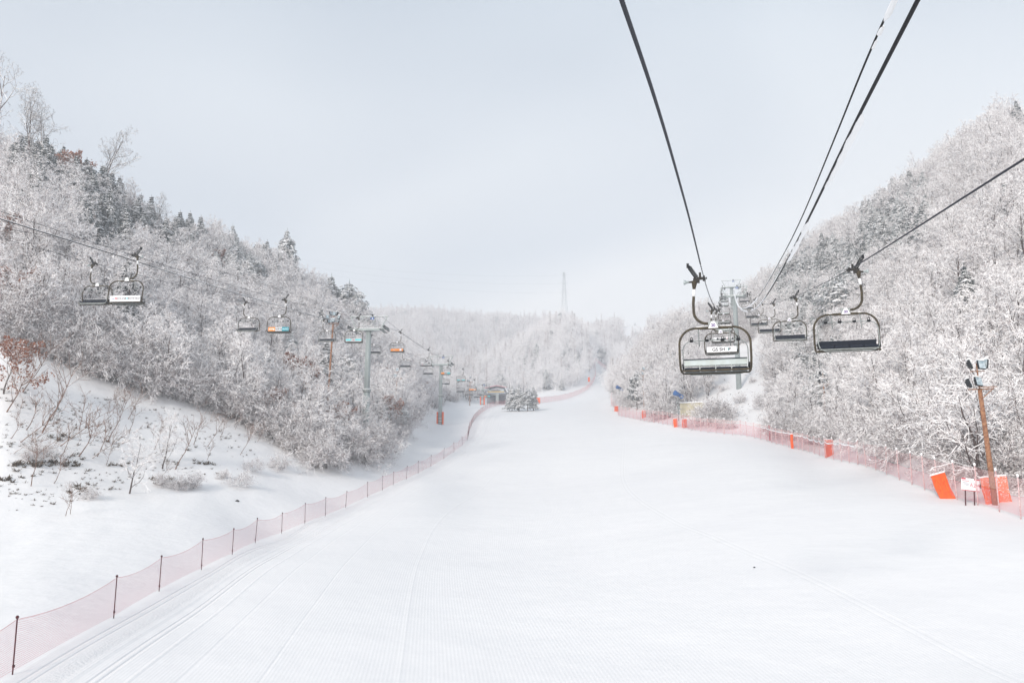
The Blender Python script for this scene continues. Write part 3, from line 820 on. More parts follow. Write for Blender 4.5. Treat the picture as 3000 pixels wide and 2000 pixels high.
def RP_(lst, dx): return hermite([(Y, at(px, py, Y).x + dx, elev(py) * Y) for Y, px, py in lst])
ropeC = RP_([(38.9, 0, 612), (52, 405, 748), (78, 839, 878), (104, 1052, 931), (131, 1175, 973), (158, 1257, 1024), (186, 1314, 1056), (212, 1358, 1081), (239, 1391, 1112), (265, 1414, 1128), (298, 1437, 1139), (318, 1449, 1146)], -.35)
ropeD = RP_([(49.9, 0, 697), (60, 283, 773), (86, 726, 886), (112, 955, 935), (137, 1093, 982), (164, 1185, 1030), (192, 1252, 1058), (218, 1302, 1092), (245, 1346, 1118), (272, 1374, 1130), (298, 1396, 1139), (318, 1409, 1146)], .0)
def steel_rope(name, fn, y0, y1, r, label, group=None, lay=.32, fine_to=0, cat='cable'):
    """six-strand twisted rope: lobed section that turns along its length"""
    pts = []; y = y0
    while y < y1:
        pts.append(fn(y)); y += .03 if y < fine_to else (.5 if y < 60 else 3.0)
    pts.append(fn(y1)); n = 18; V_ = []; s_ = 0
    for i, p in enumerate(pts):
        tdir = (pts[min(i + 1, len(pts) - 1)] - pts[max(i - 1, 0)]).normalized()
        a = tdir.cross(Vector((0, 0, 1))).normalized(); b_ = a.cross(tdir)
        if i: s_ += (p - pts[i - 1]).length
        for k in range(n):
            th = 6.28318 * k / n; rr = r * (.86 + .2 * abs(math.cos(3 * (th)))); th2 = th + s_ / lay * 6.28318
            V_.append(p + (a * math.cos(th2) + b_ * math.sin(th2)) * rr)
    i_ = np.arange(len(pts) * n).reshape(-1, n)
    Q_ = np.stack([i_[:-1], np.roll(i_, -1, 1)[:-1], np.roll(i_, -1, 1)[1:], i_[1:]], -1).reshape(-1, 4)
    o = bpy.data.objects.new(name, np_mesh(name, np.array([tuple(v) for v in V_]), Q_, [M['rope']], True)); COL.objects.link(o)
    return tag(o, label, cat, group)
steel_rope('haul_rope', ropeA, 3.6, 300, .0185, 'twisted steel haul rope running from the top centre down to the nearest chair', fine_to=22)
steel_rope('haul_rope', ropeB, 8.5, 300, .0195, 'twisted steel haul rope entering from the right edge above chair number 30', fine_to=26)
steel_rope('haul_rope', ropeC, 30, 318, .022, 'upper haul rope of the left lift carrying chairs with coloured signs')
steel_rope('haul_rope', ropeD, 38, 318, .022, 'lower haul rope of the left lift carrying chairs with plain dark seats')

def snow_sleeve(fn, ya, yb, w, h, seed, ox, oy, parent):
    """continuous lumpy snow sleeve clinging to a cable from ya to yb"""
    rng = random.Random(seed); n = int(min(160, max(8, (fn(yb) - fn(ya)).length / .10))); m_ = 8; vs = []; ph = rng.random() * 6
    for i in range(n + 1):
        f = i / n; c = fn(ya + (yb - ya) * f); d = (fn(ya + (yb - ya) * min(1, f + .01)) - fn(ya + (yb - ya) * max(0, f - .01))).normalized()
        a = d.cross(Vector((0, 0, 1))).normalized(); b_ = a.cross(d)
        e = max(.12, min(1, 14 * f, 9 * (1 - f))) ** .6; L_ = f * (yb - ya)
        r = w * e * (.88 + .10 * math.sin(L_ * 2.1 + ph) + .07 * math.sin(L_ * 7.3 + ph)) ; c = c + a * ox * e + b_ * oy
        for k in range(m_):
            th = 6.283 * k / m_; q = r * rng.uniform(.96, 1.05); vs.append(c + a * math.cos(th) * q + b_ * math.sin(th) * q * h)
    fs = [(i * m_ + k, i * m_ + (k + 1) % m_, (i + 1) * m_ + (k + 1) % m_, (i + 1) * m_ + k) for i in range(n) for k in range(m_)]
    mb = MB(); mb.add(vs, fs, 0, True); return mb.build('snow_sleeve', M['snowcap'], parent)
def cable(name, fn, ys, r, label, snow=(), lobes=(), group=None):
    mb = MB(); mb.tube([fn(y) for y in ys], r, 8)
    o = mb.build(name, M['cable']); tag(o, label, 'cable', group)
    for i, (a, b_, w, h, ox, oy) in enumerate(snow): snow_sleeve(fn, a, b_, w, h, i * 31, ox, oy, o)
    return o
cabA = R_([(7.0, 0), (8.2, 147), (10.9, 383), (15.8, 612), (26.6, 791), (39.7, 865), (75, 903), (120, 890), (150, 867), (166, 850)], 1.7, .267)
cabB = R_([(6.7, 0), (9.95, 335), (17.1, 650), (26.3, 800), (40.7, 885), (80, 911), (125, 888), (150, 866), (166, 850)], 1.85, .267)
ysA = list(np.linspace(5.5, 30, 60)) + list(np.linspace(32, 166, 60))
cable('signal_cable', cabA, ysA, .0125, 'thinner black cable dotted with clinging snow, left of the thick one at top right',
      [(6.2, 7.45, .034, .9, .014, -.006), (7.58, 7.8, .026, .9, .014, -.006), (7.92, 8.15, .022, .9, .012, -.006), (18, 37, .024, .9, 0, .014), (40, 160, .05, .9, 0, .0)])
cable('signal_cable', cabB, ysA, .0225, 'thick black cable with a long plate of snow hanging from it at top right',
      [(9.9, 13.9, .060, .85, .046, -.008), (17.0, 23.5, .066, .85, .040, -.005), (24.5, 34, .035, .8, .0, .03), (35, 62, .055, .8, .01, .02), (66, 160, .08, .9, .0, .0)])
cabC = R_([(38.5, 618), (52, 755), (78, 888), (104, 940), (122, 926)], -29.2, .0725)
cabD = R_([(42, 660), (60, 752), (86, 850), (105, 906), (122, 928)], -31.0, .0725)
cable('signal_cable', cabC, np.linspace(32, 122, 60), .028, 'snow-edged cable just below the upper haul rope of the left lift', [(36, 50, .022, .8, 0, .03), (53, 120, .036, .8, 0, .022)])
cable('signal_cable', cabD, np.linspace(38, 122, 60), .011, 'thin cable between the two haul ropes of the left lift')
cabE = R_([(124, 926), (150, 1000), (175, 1040), (194, 1047)], -29.2, .0725)
cable('signal_cable', cabE, np.linspace(124, 194, 40), .018, 'cable strung between the two steel lift towers on the left')

# ------------------------------------------------------------------ lift chairs
def rrect(x0, x1, z0, z1, r, y0, y1, xc=0, n=7, bottom=True):
    """rounded rectangle in x-z, y shifts linearly from y0 (top z1) to y1 (bottom z0)"""
    P = []
    def yy(z): return y0 + (y1 - y0) * (z1 - z) / (z1 - z0)
    cs = [((x1 - r, z1 - r), 90), ((x1 - r, z0 + r), 0), ((x0 + r, z0 + r), -90), ((x0 + r, z1 - r), -180)]
    for (cx, cz), a0 in cs:
        for i in range(n + 1):
            a = math.radians(a0 - 90 * i / n); P.append((xc + cx + r * math.cos(a), yy(cz + r * math.sin(a)), cz + r * math.sin(a)))
    return P
def make_chair(k, number):
    r = empty('lift_chair', (0, 0, 0))
    X = lambda x: x * k
    # grip with coil spring, lever and knob
    g_ = MB(); g_.box((X(-.10), 0, .0), (.22, .12, .07)); g_.box((X(-.12), 0, .08), (.07, .09, .22)); g_.box((X(.0), 0, -.035), (.09, .30, .05)); g_.box((X(.0), 0, .045), (.06, .16, .05))
    g_.box((X(-.24), 0, -.06), (.20, .13, .15)); g_.beam((X(-.14), 0, .03), (X(-.30), 0, -.10), .09, .06)
    g_.lathe((X(-.30), 0, -.10), (X(-.47), 0, -.10), [(0, .03), (.3, .045), (.35, .045), (.6, .03), (1, .03)], 12)
    g_.tube([(X(.05), 0, .0), (X(.09), .0, 0)], .035, 8)
    gr_ = g_.build('grip', M['grip'], r, .006)
    sp_ = MB(); a_, b_ = Vector((X(-.22), 0, .02)), Vector((X(-.44), 0, .38)); ax = (b_ - a_).normalized(); u_ = ax.orthogonal().normalized(); w_ = ax.cross(u_)
    coil = [a_.lerp(b_, i / 132) + (u_ * math.cos(i * 6.283 / 12) + w_ * math.sin(i * 6.283 / 12)) * .062 for i in range(133)]
    sp_.tube(coil, .0135, 5); sp_.lathe(b_, b_ + ax * .05, [(0, .05), (1, .05)], 10); sp_.box(b_ + ax * .07 + Vector((X(-.015), 0, 0)), (.075, .12, .13))
    sp_.build('spring', M['dark'], gr_)
    core = MB(); core.tube([a_, b_], .042, 8); core.build('spring_core', M['white_plastic'], gr_)
    kn = MB(); kn.lathe((X(-.47), 0, -.10), (X(-.64), 0, -.10), [(0, .025), (.1, .04), (.45, .04), (.5, .05), (.75, .075), (1, .08)], 12); kn.build('release_knob', M['galv_rust'], gr_)
    # hanger
    h_ = MB(); h_.lathe((X(-.30), 0, -.08), (X(-.325), 0, -.34), [(0, .085), (.35, .08), (1, .045)], 10)
    path = [Vector((X(-.325), 0, -.34)), Vector((X(-.345), 0, -.6)), Vector((X(-.365), 0, -.85)), Vector((X(-.36), 0, -1.07))]
    for i in range(1, 9):
        a = math.radians(90 * i / 8); path.append(Vector((X(-.36 + .40 * (1 - math.cos(a))), 0, -1.07 - .40 * math.sin(a))))
    path.append(Vector((X(.18), 0, -1.49)))
    h_.tube(path, .044, 12); h_.box((X(.24), 0, -1.615), (.86, .07, .085))
    h_.build('hanger_arm', M['olive'], r)
    sl = MB(); sl.tube([(X(-.326), 0, -.35), (X(-.342), 0, -.58)], .052, 12); sl.build('sleeve', M['white_plastic'], r)
    # joint plate with triangle and number
    jp = MB(); hw = .155
    jp.box((X(.22), 0, -1.51), (.30, .11, .21)); pl_ = jp.build('joint_box', M['galv'], r, .008)
    for sg, rz in ((-1, 0), (1, math.pi)):
        tri = MB(); q = [(-.155, -.12), (.155, -.12), (.045, .10), (-.045, .10)]
        vs = [(X(.22) + a, sg * (.058), -1.51 + b) for a, b in q] + [(X(.22) + a, sg * .066, -1.51 + b) for a, b in q]
        tri.add(vs, [(0, 1, 2, 3), (7, 6, 5, 4), (0, 4, 5, 1), (1, 5, 6, 2), (2, 6, 7, 3), (3, 7, 4, 0)]); pp = tri.build('number_plate', M['sign_white'], r)
        if number: lettering('plate_number', number, .135, M['ink_purple'], pp, (X(.22), sg * .070, -1.545), (math.pi / 2, 0, rz), .004)
    # bail
    xc = X(.24); P = []
    for i in range(9):
        a = math.radians(180 - 90 * i / 8); P.append((xc - .56 + .52 * math.cos(a), -.02, -2.11 + .50 * math.sin(a)))
    for i in range(9):
        a = math.radians(90 - 90 * i / 8); P.append((xc + .56 + .52 * math.cos(a), -.02, -2.11 + .50 * math.sin(a)))
    P = [(xc - 1.00, .40, -2.99), (xc - 1.04, .10, -2.97), (xc - 1.06, -.08, -2.90), (xc - 1.08, -.07, -2.6)] + P + [(xc + 1.08, -.07, -2.6), (xc + 1.06, -.08, -2.90), (xc + 1.04, .10, -2.97), (xc + 1.00, .40, -2.99)]
    b = MB(); b.tube(P, .036, 10); b.beam((xc - .98, .42, -2.99), (xc + .98, .42, -2.99), .05, .04); b.beam((xc - 1.0, -.02, -2.95), (xc + 1.0, -.02, -2.95), .05, .05)
    b.build('bail', M['olive'], r)
    sn = MB(); sn.tube([(xc - .95, -.02, -1.80), (xc - .75, -.02, -1.655), (xc - .5, -.02, -1.575), (xc - .17, -.02, -1.56)], [.004, .02, .022, .012], 6)
    sn.tube([(xc + .95, -.02, -1.80), (xc + .75, -.02, -1.655), (xc + .5, -.02, -1.575), (xc + .17, -.02, -1.56)], [.004, .02, .022, .012], 6)
    sn.build('settled_snow', M['snowcap'], r)
    # backrest: dark cushion in front, steel plate behind
    bk = MB(); bk.box((xc, .055, -2.70), (1.90, .05, .20)); bk.box((xc, .02, -2.598), (1.92, .09, .034)); bk.build('backrest', M['vinyl'], r, .012)
    bp_ = MB(); bp_.box((xc, .012, -2.705), (1.90, .02, .175)); bp_.box((xc, -.002, -2.625), (1.90, .02, .014)); bp_.build('back_plate', M['galv_rust'], r)
    for i in range(4):
        s_ = MB(); cx = xc - .72 + .48 * i; s_.box((cx, .27, -2.885), (.462, .50, .10), (.06, 0, 0)); s_.build('seat_cushion', M['vinyl'], r, .03)
    st = MB(); st.box((xc, .40, -2.955), (1.92, .20, .03), (.06, 0, 0))
    for i in range(3): st.box((xc - .48 + .48 * i, -.01, -2.86), (.03, .03, .13))
    st.box((xc, .02, -2.82), (1.90, .02, .018)); st.build('seat_frame', M['galv'], r)
    # restraint frame with pads, struts and end handles
    rb = MB(); rb.tube(rrect(-1.0, 1.0, -3.02, -1.96, .30, .30, .50, xc), .017, 8, closed=True)
    rbo = rb.build('restraint_bar', M['galv'], r)
    for i in range(4):
        pd = MB(); px_ = xc - .72 + .48 * i; pd.lathe((px_ - .06, .31, -1.955), (px_ + .06, .31, -1.955), [(0, .03), (.2, .045), (.8, .045), (1, .03)], 8)
        pd.tube([(px_ - .035, .31, -1.94), (px_ - .03, .33, -1.86), (px_ + .01, .335, -1.83), (px_ + .04, .33, -1.87), (px_ + .035, .31, -1.94)], .012, 5)
        pd.build('grip_pad', M['dark'], rbo)
    for s_ in (-1, 1):
        ss = MB(); ss.tube([(xc + s_ * .48, .0, -1.64), (xc + s_ * .48, .12, -1.8), (xc + s_ * .48, .24, -2.16)], .017, 6); ss.tube([(xc + s_ * .48 - .22, .30, -1.965), (xc + s_ * .48 - .03, .22, -2.06)], .009, 5); ss.build('strut', M['galv'], r)
        hh = MB(); hh.tube([(xc + s_ * .99, .02, -2.84), (xc + s_ * 1.02, .30, -2.70), (xc + s_ * 1.02, .40, -2.74), (xc + s_ * 1.01, .40, -2.92)], .024, 6); hh.build('armrest', M['dark'], r)
    return r
def add_sign(chair, k, design):
    xc = k * .24
    sg = MB()
    def pan(x0, x1, mname, dy=0, z0=-2.90, z1=-2.54):
        q = MB(); q.box((xc + (x0 + x1) / 2, -.045 - dy, (z0 + z1) / 2), (x1 - x0, .012, z1 - z0)); return q
    base = pan(-.95, .95, 'w').build('sign_panel', M['sign_white'], chair)
    y = -.056; rot = (math.pi / 2, 0, 0)
    if design in ('shop_cyan', 'shop_red'):
        lettering('sign_letters', 'GS SH', .31, M['ink'], base, (xc - .20, y, -2.73), rot, .008)
        lettering('sign_letters', 'P', .31, M['ink'], base, (xc + .50, y, -2.73), rot, .008)
        cm = M['sign_cyan'] if design == 'shop_cyan' else M['ink_red']
        for a0, a1, mm in ((100, 260, cm), (-80, 80, cm)):
            o_ = MB(); o_.tube([(xc + .345 + .075 * math.cos(math.radians(a)), y - .002, -2.735 + .105 * math.sin(math.radians(a))) for a in range(a0, a1 + 1, 20)], .013, 5); o_.build('sign_letters', mm, base)
    elif design == 'korean':
        lettering('sign_letters', 'GS', .12, M['blue'], base, (xc - .76, y, -2.73), rot)
        lettering('sign_letters', '25', .18, M['ink_red'], base, (xc - .58, y, -2.72), rot, .004)
        lettering('sign_letters', '히트상품', .16, M['ink'], base, (xc - .22, y, -2.73), rot)
        lettering('sign_letters', '앱', .15, M['sign_cyan'], base, (xc + .12, y, -2.73), rot)
        lettering('sign_letters', '확인하세요!', .16, M['ink'], base, (xc + .55, y, -2.73), rot)
    elif design == 'tri':
        pan(-.945, -.32, 'o', .009, -2.895, -2.545).build('sign_band', M['sign_orange'], base); pan(.30, .945, 't', .009, -2.895, -2.545).build('sign_band', M['sign_teal'], base)
        lettering('sign_letters', 'young', .20, M['sign_white'], base, (xc - .63, y - .012, -2.70), rot, .008)
        lettering('sign_letters', 'WELLIZ', .11, M['sign_white'], base, (xc + .52, y - .012, -2.73), rot, .003)
        t_ = MB(); t_.tube([(xc + .82 + .075 * math.cos(a * .5236), y - .012, -2.72 + .075 * math.sin(a * .5236)) for a in range(12)], .014, 5, closed=True); t_.build('sign_letters', M['sign_white'], base)
    elif design == 'tri_small':
        pan(-.945, -.30, 'o', .009, -2.895, -2.545).build('sign_band', M['sign_orange'], base); pan(.35, .945, 't', .009, -2.895, -2.545).build('sign_band', M['sign_cyan'], base)
    elif design == 'teal':
        pan(-.945, -.30, 't', .009, -2.80, -2.60).build('sign_band', M['sign_cyan'], base); pan(.22, .945, 't', .009, -2.80, -2.60).build('sign_band', M['sign_cyan'], base)
        lettering('sign_letters', '25', .20, M['ink_red'], base, (xc + .03, y, -2.72), rot, .004)
    elif design == 'orange':
        pan(-.945, .945, 'o', .009, -2.895, -2.545).build('sign_band', M['sign_orange'], base)
        w_ = pan(.42, .72, 'w', .018, -2.86, -2.58); w_.build('sign_patch', M['sign_white'], base)
        lettering('sign_letters', 'young', .14, M['sign_white'], base, (xc - .42, y - .012, -2.72), rot, .003)
    return base
protoR = make_chair(1, '20'); protoR2 = make_chair(1, '30'); protoL = make_chair(-1, '')
SMALL = ('grip_pad', 'plate_number', 'settled_snow', 'spring_core')
used = {}
ORD = ['nearest', 'second', 'third', 'fourth', 'fifth', 'sixth', 'seventh', 'eighth', 'ninth', 'tenth', 'eleventh']
def put_chair(proto, fn, Y, yaw, flip, label, group, k=1, design=None, scale=1.0):
    if proto.name not in used: c = proto; used[proto.name] = 1
    else: c = copy_tree(proto, skip=SMALL if Y > 70 else ())
    c.location = fn(Y); c.rotation_euler = (0, 0, yaw + (math.pi if flip else 0))
    if k < 0 or fn is ropeD: c.scale = (1.07, 1.07, 1.07)
    tag(c, label, 'chairlift chair', group)
    if design: add_sign(c, k, design)
    return c
YR = -math.atan(.267); YL = -math.atan(.0725)
LA = ['large nearest chair with steel back plate and the number 20, right of centre', 'second chair on the left rope, white back sign reading GS SHOP with cyan O',
      'third chair on the left rope, white back sign reading GS SHOP with red O', 'fourth chair on the left rope of the right lift', 'fifth chair on the left rope of the right lift',
      'sixth chair on the left rope, just before the tall lift tower', 'seventh chair on the left rope, just past the tall tower on the right lift', 'eighth chair on the left rope, beyond the tall tower of the right lift', 'farthest visible chair on the left rope of the right lift']
for i, Y in enumerate((25.3, 53.5, 77, 103, 128, 155, 180, 206, 228)):
    put_chair(protoR, ropeA, Y, YR, False, LA[i], 'chairs going away on the right lift', 1, {1: 'shop_cyan', 2: 'shop_red'}.get(i))
LB = ['nearest oncoming chair with dark seat and the number 30, in front of the pines', 'second oncoming chair on the right-hand rope, left of chair number 30', 'third oncoming chair on the right-hand rope, overlapping the second',
      'fourth oncoming chair on the right-hand rope', 'fifth oncoming chair on the right-hand rope', 'sixth oncoming chair, half way to the tall tower on the right', 'seventh oncoming chair, just beyond the tall tower on the right', 'farthest oncoming chair beyond the tall right tower']
for i, Y in enumerate((28.6, 54.5, 80, 105, 130, 156, 182, 208)):
    put_chair(protoR2, ropeB, Y, YR, True, LB[i], 'oncoming chairs on the right lift')
DC = {0: 'korean', 1: 'tri', 2: 'teal', 3: 'orange', 4: 'plain', 5: 'tri_small', 6: 'teal', 7: 'orange', 8: 'plain', 9: 'tri_small'}
LC = ['sign chair nearest the left edge, white back panel with small Korean lettering', 'chair with orange, white and teal back sign, second sign chair from the left edge', 'chair with a white and teal striped back sign hanging at the first left tower',
      'chair with an all orange back sign just right of the first left tower', 'chair with a plain white back sign between the two left towers', 'chair with an orange and teal sign crossing the second left tower mast',
      'chair with a pale teal sign right of the second left tower', 'small far chair with an orange sign near the lift station', 'small far chair with a white sign near the lift station', 'farthest sign chair, orange and teal, in front of the lift station']
for i, Y in enumerate((52, 78, 104, 131, 158, 186, 212, 239, 265, 291)):
    put_chair(protoL, ropeC, Y, YL, False, LC[i], 'chairs with signs on the left lift', -1, DC[i])
LD = [f'{ORD[i]} dark plain-seated chair from the left edge on the left lift' for i in range(10)]
for i, Y in enumerate((60, 86, 112, 137, 164, 192, 218, 245, 271, 297)):
    put_chair(protoL, ropeD, Y, YL, True, LD[i], 'plain chairs on the left lift')

# ------------------------------------------------------------------ lift towers
def tower(name, Y, xc, dx, ztop, zbot, r, yaw, label, number=None, feet=False, group=None, small=False):
    """xc: middle between ropes; dx: half rope gauge; ztop: rope height"""
    t_ = empty(name, (xc, Y, zbot), yaw, label, 'lift tower', group); h = ztop - .55 - zbot
    mm = MB(); mm.lathe((0, 0, -1), (0, 0, h * .48), [(0, r * 1.12), (1, r * 1.08)], 24); mm.build('mast_base', M['tower'], t_)
    mm = MB(); mm.lathe((0, 0, h * .49), (0, 0, h), [(0, r), (1, r * .88)], 24); mm.build('mast_top', M['tower'], t_)
    fl = MB(); fl.lathe((0, 0, h * .475), (0, 0, h * .495), [(0, r * 1.45), (1, r * 1.45)], 24); fl.build('flange', M['galv'], t_)
    fs = MB(); fs.lathe((0, 0, h * .496), (0, 0, h * .502), [(0, r * 1.4), (1, r * 1.3)], 18); fs.build('settled_snow', M['snowcap'], t_)
    ca = MB(); ca.lathe((0, 0, h), (0, 0, h + .08), [(0, r * 1.7), (1, r * 1.7)], 20); ca.box((0, 0, h + .26), (2 * dx - .9, .42, .36)); ca.build('crossarm', M['tower'], t_, .02)
    cs = MB(); cs.box((0, 0, h + .47), (2 * dx - .96, .38, .06)); cs.build('settled_snow', M['snowcap'], t_, .02)
    for s in (-1, 1):
        sh = MB(); x = s * dx; z = h + .42
        pitch = -.02
        for q in (-1, 1): sh.box((x - s * .18 * 0 + q * .12, 0, z - .12), (.03, 3.6, .16))
        sh.box((x - s * .45, 0, z - .10), (.9, .30, .2))
        sb = sh.build('sheave_beam', M['galv'], t_)
        for w in range(6):
            wh = MB(); yy = -1.5 + w * .6; wh.lathe((x - .09, yy, z + .02), (x + .09, yy, z + .02), [(0, .20), (.3, .20), (.4, .15), (.6, .15), (.7, .20), (1, .20)], 14); wh.build('sheave', M['dark'], sb)
        cw = MB(); xo = x - s * .55
        cw.box((xo, 0, z - .38), (.5, 4.0, .05)); cw.box((xo, 0, z - .335), (.46, 3.9, .035))
        for yy in (-1.9, -.6, .6, 1.9): cw.beam((xo + s * .0 - s * .22, yy, z - .36), (xo - s * .22, yy, z + .55), .03, .03)
        for zz in (.2, .55): cw.beam((xo - s * .22, -1.9, z + zz), (xo - s * .22, 1.9, z + zz), .03, .03)
        cw.build('catwalk', M['galv'], t_)
        f_ = MB(); f_.beam((s * (dx - .75), 0, h + .45), (s * (dx + .05), 0, h + 2.25), .09, .16); f_.beam((s * .9, 0, h + .45), (s * .9, 0, h + 2.25), .05, .05); f_.beam((s * (dx - .9), 0, h + .8), (0, 0, h + .8), .035, .035)
        f_.beam((s * .9, 0, h + 2.2), (s * (dx - .4), 0, h + .9), .03, .03); f_.build('frame_post', M['tower'], t_)
    tb = MB(); tb.box((0, 0, h + 2.28), (2 * dx + .5, .14, .12)); tb.build('lifting_frame', M['tower'], t_)
    ts = MB(); ts.box((0, 0, h + 2.355), (2 * dx + .4, .13, .05)); ts.build('settled_snow', M['snowcap'], t_)
    ld = MB()
    for q in (-.2, .2): ld.beam((q, -r - .16, 1), (q, -r - .13, h + .2), .03, .03)
    for i in range(int(h / .45)): ld.beam((-.2, -r - .15, 1.2 + i * .45), (.2, -r - .15, 1.2 + i * .45), .025, .025)
    if not small: ld.build('ladder', M['tower'], t_)
    if number:
        nb_ = MB(); nb_.box((.55, -.14, h + 1.98), (.52, .03, .42)); no = nb_.build('number_sign', M['blue'], t_)
        lettering('sign_number', number, .42, M['sign_white'], no, (.55, -.162, h + 1.96), (math.pi / 2, 0, 0), .012)
        lm = MB(); lm.lathe((.55, 0, h + 2.34), (.55, 0, h + 2.62), [(0, .12), (.5, .17), (1, .06)], 12); lm.build('beacon', M['dark'], t_)
    if feet:
        for s in (-1, 1):
            p_ = MB(); p_.box((s * (r * 1.1 + .19), -.1, 1.45), (.30, .9, 2.9)); p_.build('padding', M['orange_mat'], t_, .05)
        st_ = MB(); st_.lathe((0, 0, .7), (0, 0, .82), [(0, r * 1.3), (1, r * 1.3)], 20); st_.lathe((0, 0, 1.3), (0, 0, 1.42), [(0, r * 1.3), (1, r * 1.3)], 20); st_.build('strap', M['snowcap'], t_)
    return t_
def mid(f, g_, Y): a, b = f(Y), g_(Y); return (a + b) / 2
q = mid(ropeC, ropeD, 123); tower('lift_tower', 123, q.x, 2.75, q.z - .1, ground(q.x, 123), .45, YL, 'grey steel lift tower with blue number 3 sign rising from the left wood', '3')
q = mid(ropeC, ropeD, 195); tower('lift_tower', 195, q.x, 2.75, q.z - .1, ground(q.x, 195), .43, YL, 'grey steel lift tower with orange pads round its foot on open snow at left', '4', feet=True)
q = mid(ropeC, ropeD, 296); tower('lift_tower', 296, q.x, 2.75, q.z - .1, ground(q.x, 296), .45, YL, 'small far lift tower just in front of the lift station', '5', feet=True, small=True)
q = mid(ropeA, ropeB, 166); tower('lift_tower', 166, q.x, 2.55, q.z - .1, ground(q.x, 166), .48, YR, 'tall pale lift tower behind the nearest chair, standing in the snowy gully', '2')
q = mid(ropeA, ropeB, 232); tower('lift_tower', 232, q.x, 2.55, q.z - .1, ground(q.x, 232), .45, YR, 'distant pale lift tower half hidden behind the tall right tower', '3', small=True)

# ------------------------------------------------------------------ safety net fences
def fence(name, posts, h, cell, netm, postm, pr, label, sag=.08, upper=None, upm=None, cap=False, pname='post', lean=.0, group=None, topsnow=None, hook=False):
    f_ = empty(name, posts[0], 0, label, 'safety fence', group); o0 = Vector(posts[0])
    rng = random.Random(len(posts)); tops = []
    for i, p in enumerate(posts):
        p = Vector(p) - o0; l = Vector((rng.gauss(0, lean), rng.gauss(0, lean), 0)); hh = h * rng.uniform(.95, 1.05) + (upper or 0)
        tp = p + Vector((0, 0, hh)) + l * hh; tops.append((p, tp, hh))
        if i < 100:
            mb = MB(); mb.tube([p - Vector((0, 0, .4)), tp], pr, 6)
            if hook: mb.lathe(tp - Vector((0, 0, .02)), tp + Vector((0, 0, .07)), [(0, pr * 2.2), (.5, pr * 2.6), (1, pr * 1.4)], 8); mb.lathe(p + Vector((0, 0, .22)), p + Vector((0, 0, .30)), [(0, pr * 2), (1, pr * 2)], 8)
            if cap: mb.lathe(tp - Vector((0, 0, .12)), tp + Vector((0, 0, .10)), [(0, pr * 1.3), (.5, pr * 1.9), (1, pr * .8)], 8, 1)
            mb.build(pname, [postm, M['snowcap']], f_)
    def strip(z0, z1, mat_, nm, sg, low):
        vs = []; fs = []; uv = []; s_ = 0; K = 10
        for i in range(len(posts) - 1):
            (p, tp, h0), (q, tq, h1) = tops[i], tops[i + 1]; ln = (q - p).length
            if ln > 30: s_ += ln; continue
            for k in range(K + 1):
                f = k / K; c = 4 * f * (1 - f)
                for (zf, dz) in ((z0, low * c), ((z0 + z1) / 2, -sg * ln * .5 * c), (z1, -sg * ln * c)):
                    a_ = p.lerp(tp, zf); b_ = q.lerp(tq, zf); w = a_.lerp(b_, f) + Vector((0, 0, dz)); vs.append(w); 
                    uv.append((s_ + f * ln, zf * h0))
            b0 = len(vs) - 3 * (K + 1)
            for k in range(K):
                for r_ in range(2): a = b0 + 3 * k + r_; fs.append((a, a + 3, a + 4, a + 1))
            s_ += ln
        mb = MB(); mb.add(vs, fs, 0, False); o = mb.build(nm, mat_, f_); ul = o.data.uv_layers.new(name='UVMap')
        for lp in o.data.loops: ul.data[lp.index].uv = uv[lp.vertex_index]
        return o
    frac = h / (h + (upper or 0))
    strip(.06, .97 * frac, netm, 'net', sag, .03)
    if upper: strip(frac, .93, upm, 'upper_net', sag * .6, 0)
    if topsnow:
        mb = MB()
        for i in range(topsnow[0], min(topsnow[1], len(posts) - 1)):
            (p, tp, h0), (q, tq, h1) = tops[i], tops[i + 1]; ln = (q - p).length
            pts = [p.lerp(tp, .97 * frac).lerp(q.lerp(tq, .97 * frac), k / 8) + Vector((0, 0, .03 - sag * ln * 4 * (k / 8) * (1 - k / 8))) for k in range(9)]
            mb.tube(pts, [.03 + .045 * math.sin(math.pi * (k + .5) / 9) for k in range(9)], 6)
        mb.build('settled_snow', M['snowcap'], f_)
    else:
        mb = MB()
        for i in range(len(posts) - 1):
            (p, tp, h0), (q, tq, h1) = tops[i], tops[i + 1]; ln = (q - p).length
            if ln > 30: continue
            pts = [p.lerp(tp, .97 * frac).lerp(q.lerp(tq, .97 * frac), k / 8) + Vector((0, 0, - sag * ln * 4 * (k / 8) * (1 - k / 8))) for k in range(9)]
            mb.tube(pts, .007, 4)
        mb.build('top_cord', M['ink_red'], f_)
    return f_
LP = [hit(px, py) for px, py in LEFT_FENCE]
ext = LP[0] + (LP[0] - LP[1]) * .75; ext.z = ground(ext.x, ext.y)
far = [gpt(px, Y) for px, Y in ((1372, 172), (1374, 178), (1376, 184), (1379, 190), (1383, 197), (1388, 204), (1394, 211), (1400, 218), (1406, 225), (1413, 232), (1421, 240), (1430, 248), (1440, 256), (1452, 265), (1464, 273), (1478, 282), (1492, 290))]
fence('net_fence', [ext] + LP, 1.72, .07, M['net'], M['red_post'], .022, 'fine red net fence on dark posts along the left edge of the piste', sag=.028, lean=.03, hook=True)
dense = []
for a_, b_ in zip([LP[-1]] + far[:-1], far):
    for k in range(3): c_ = Vector(a_).lerp(b_, (k + 1) / 3); c_.z = ground(c_.x, c_.y); dense.append(c_)
fence('net_fence', dense, 1.7, .07, M['net_frost'], M['red_post'], .03, 'far pink net fence curving up to the lift station on the left of the piste', sag=.02, lean=.03)
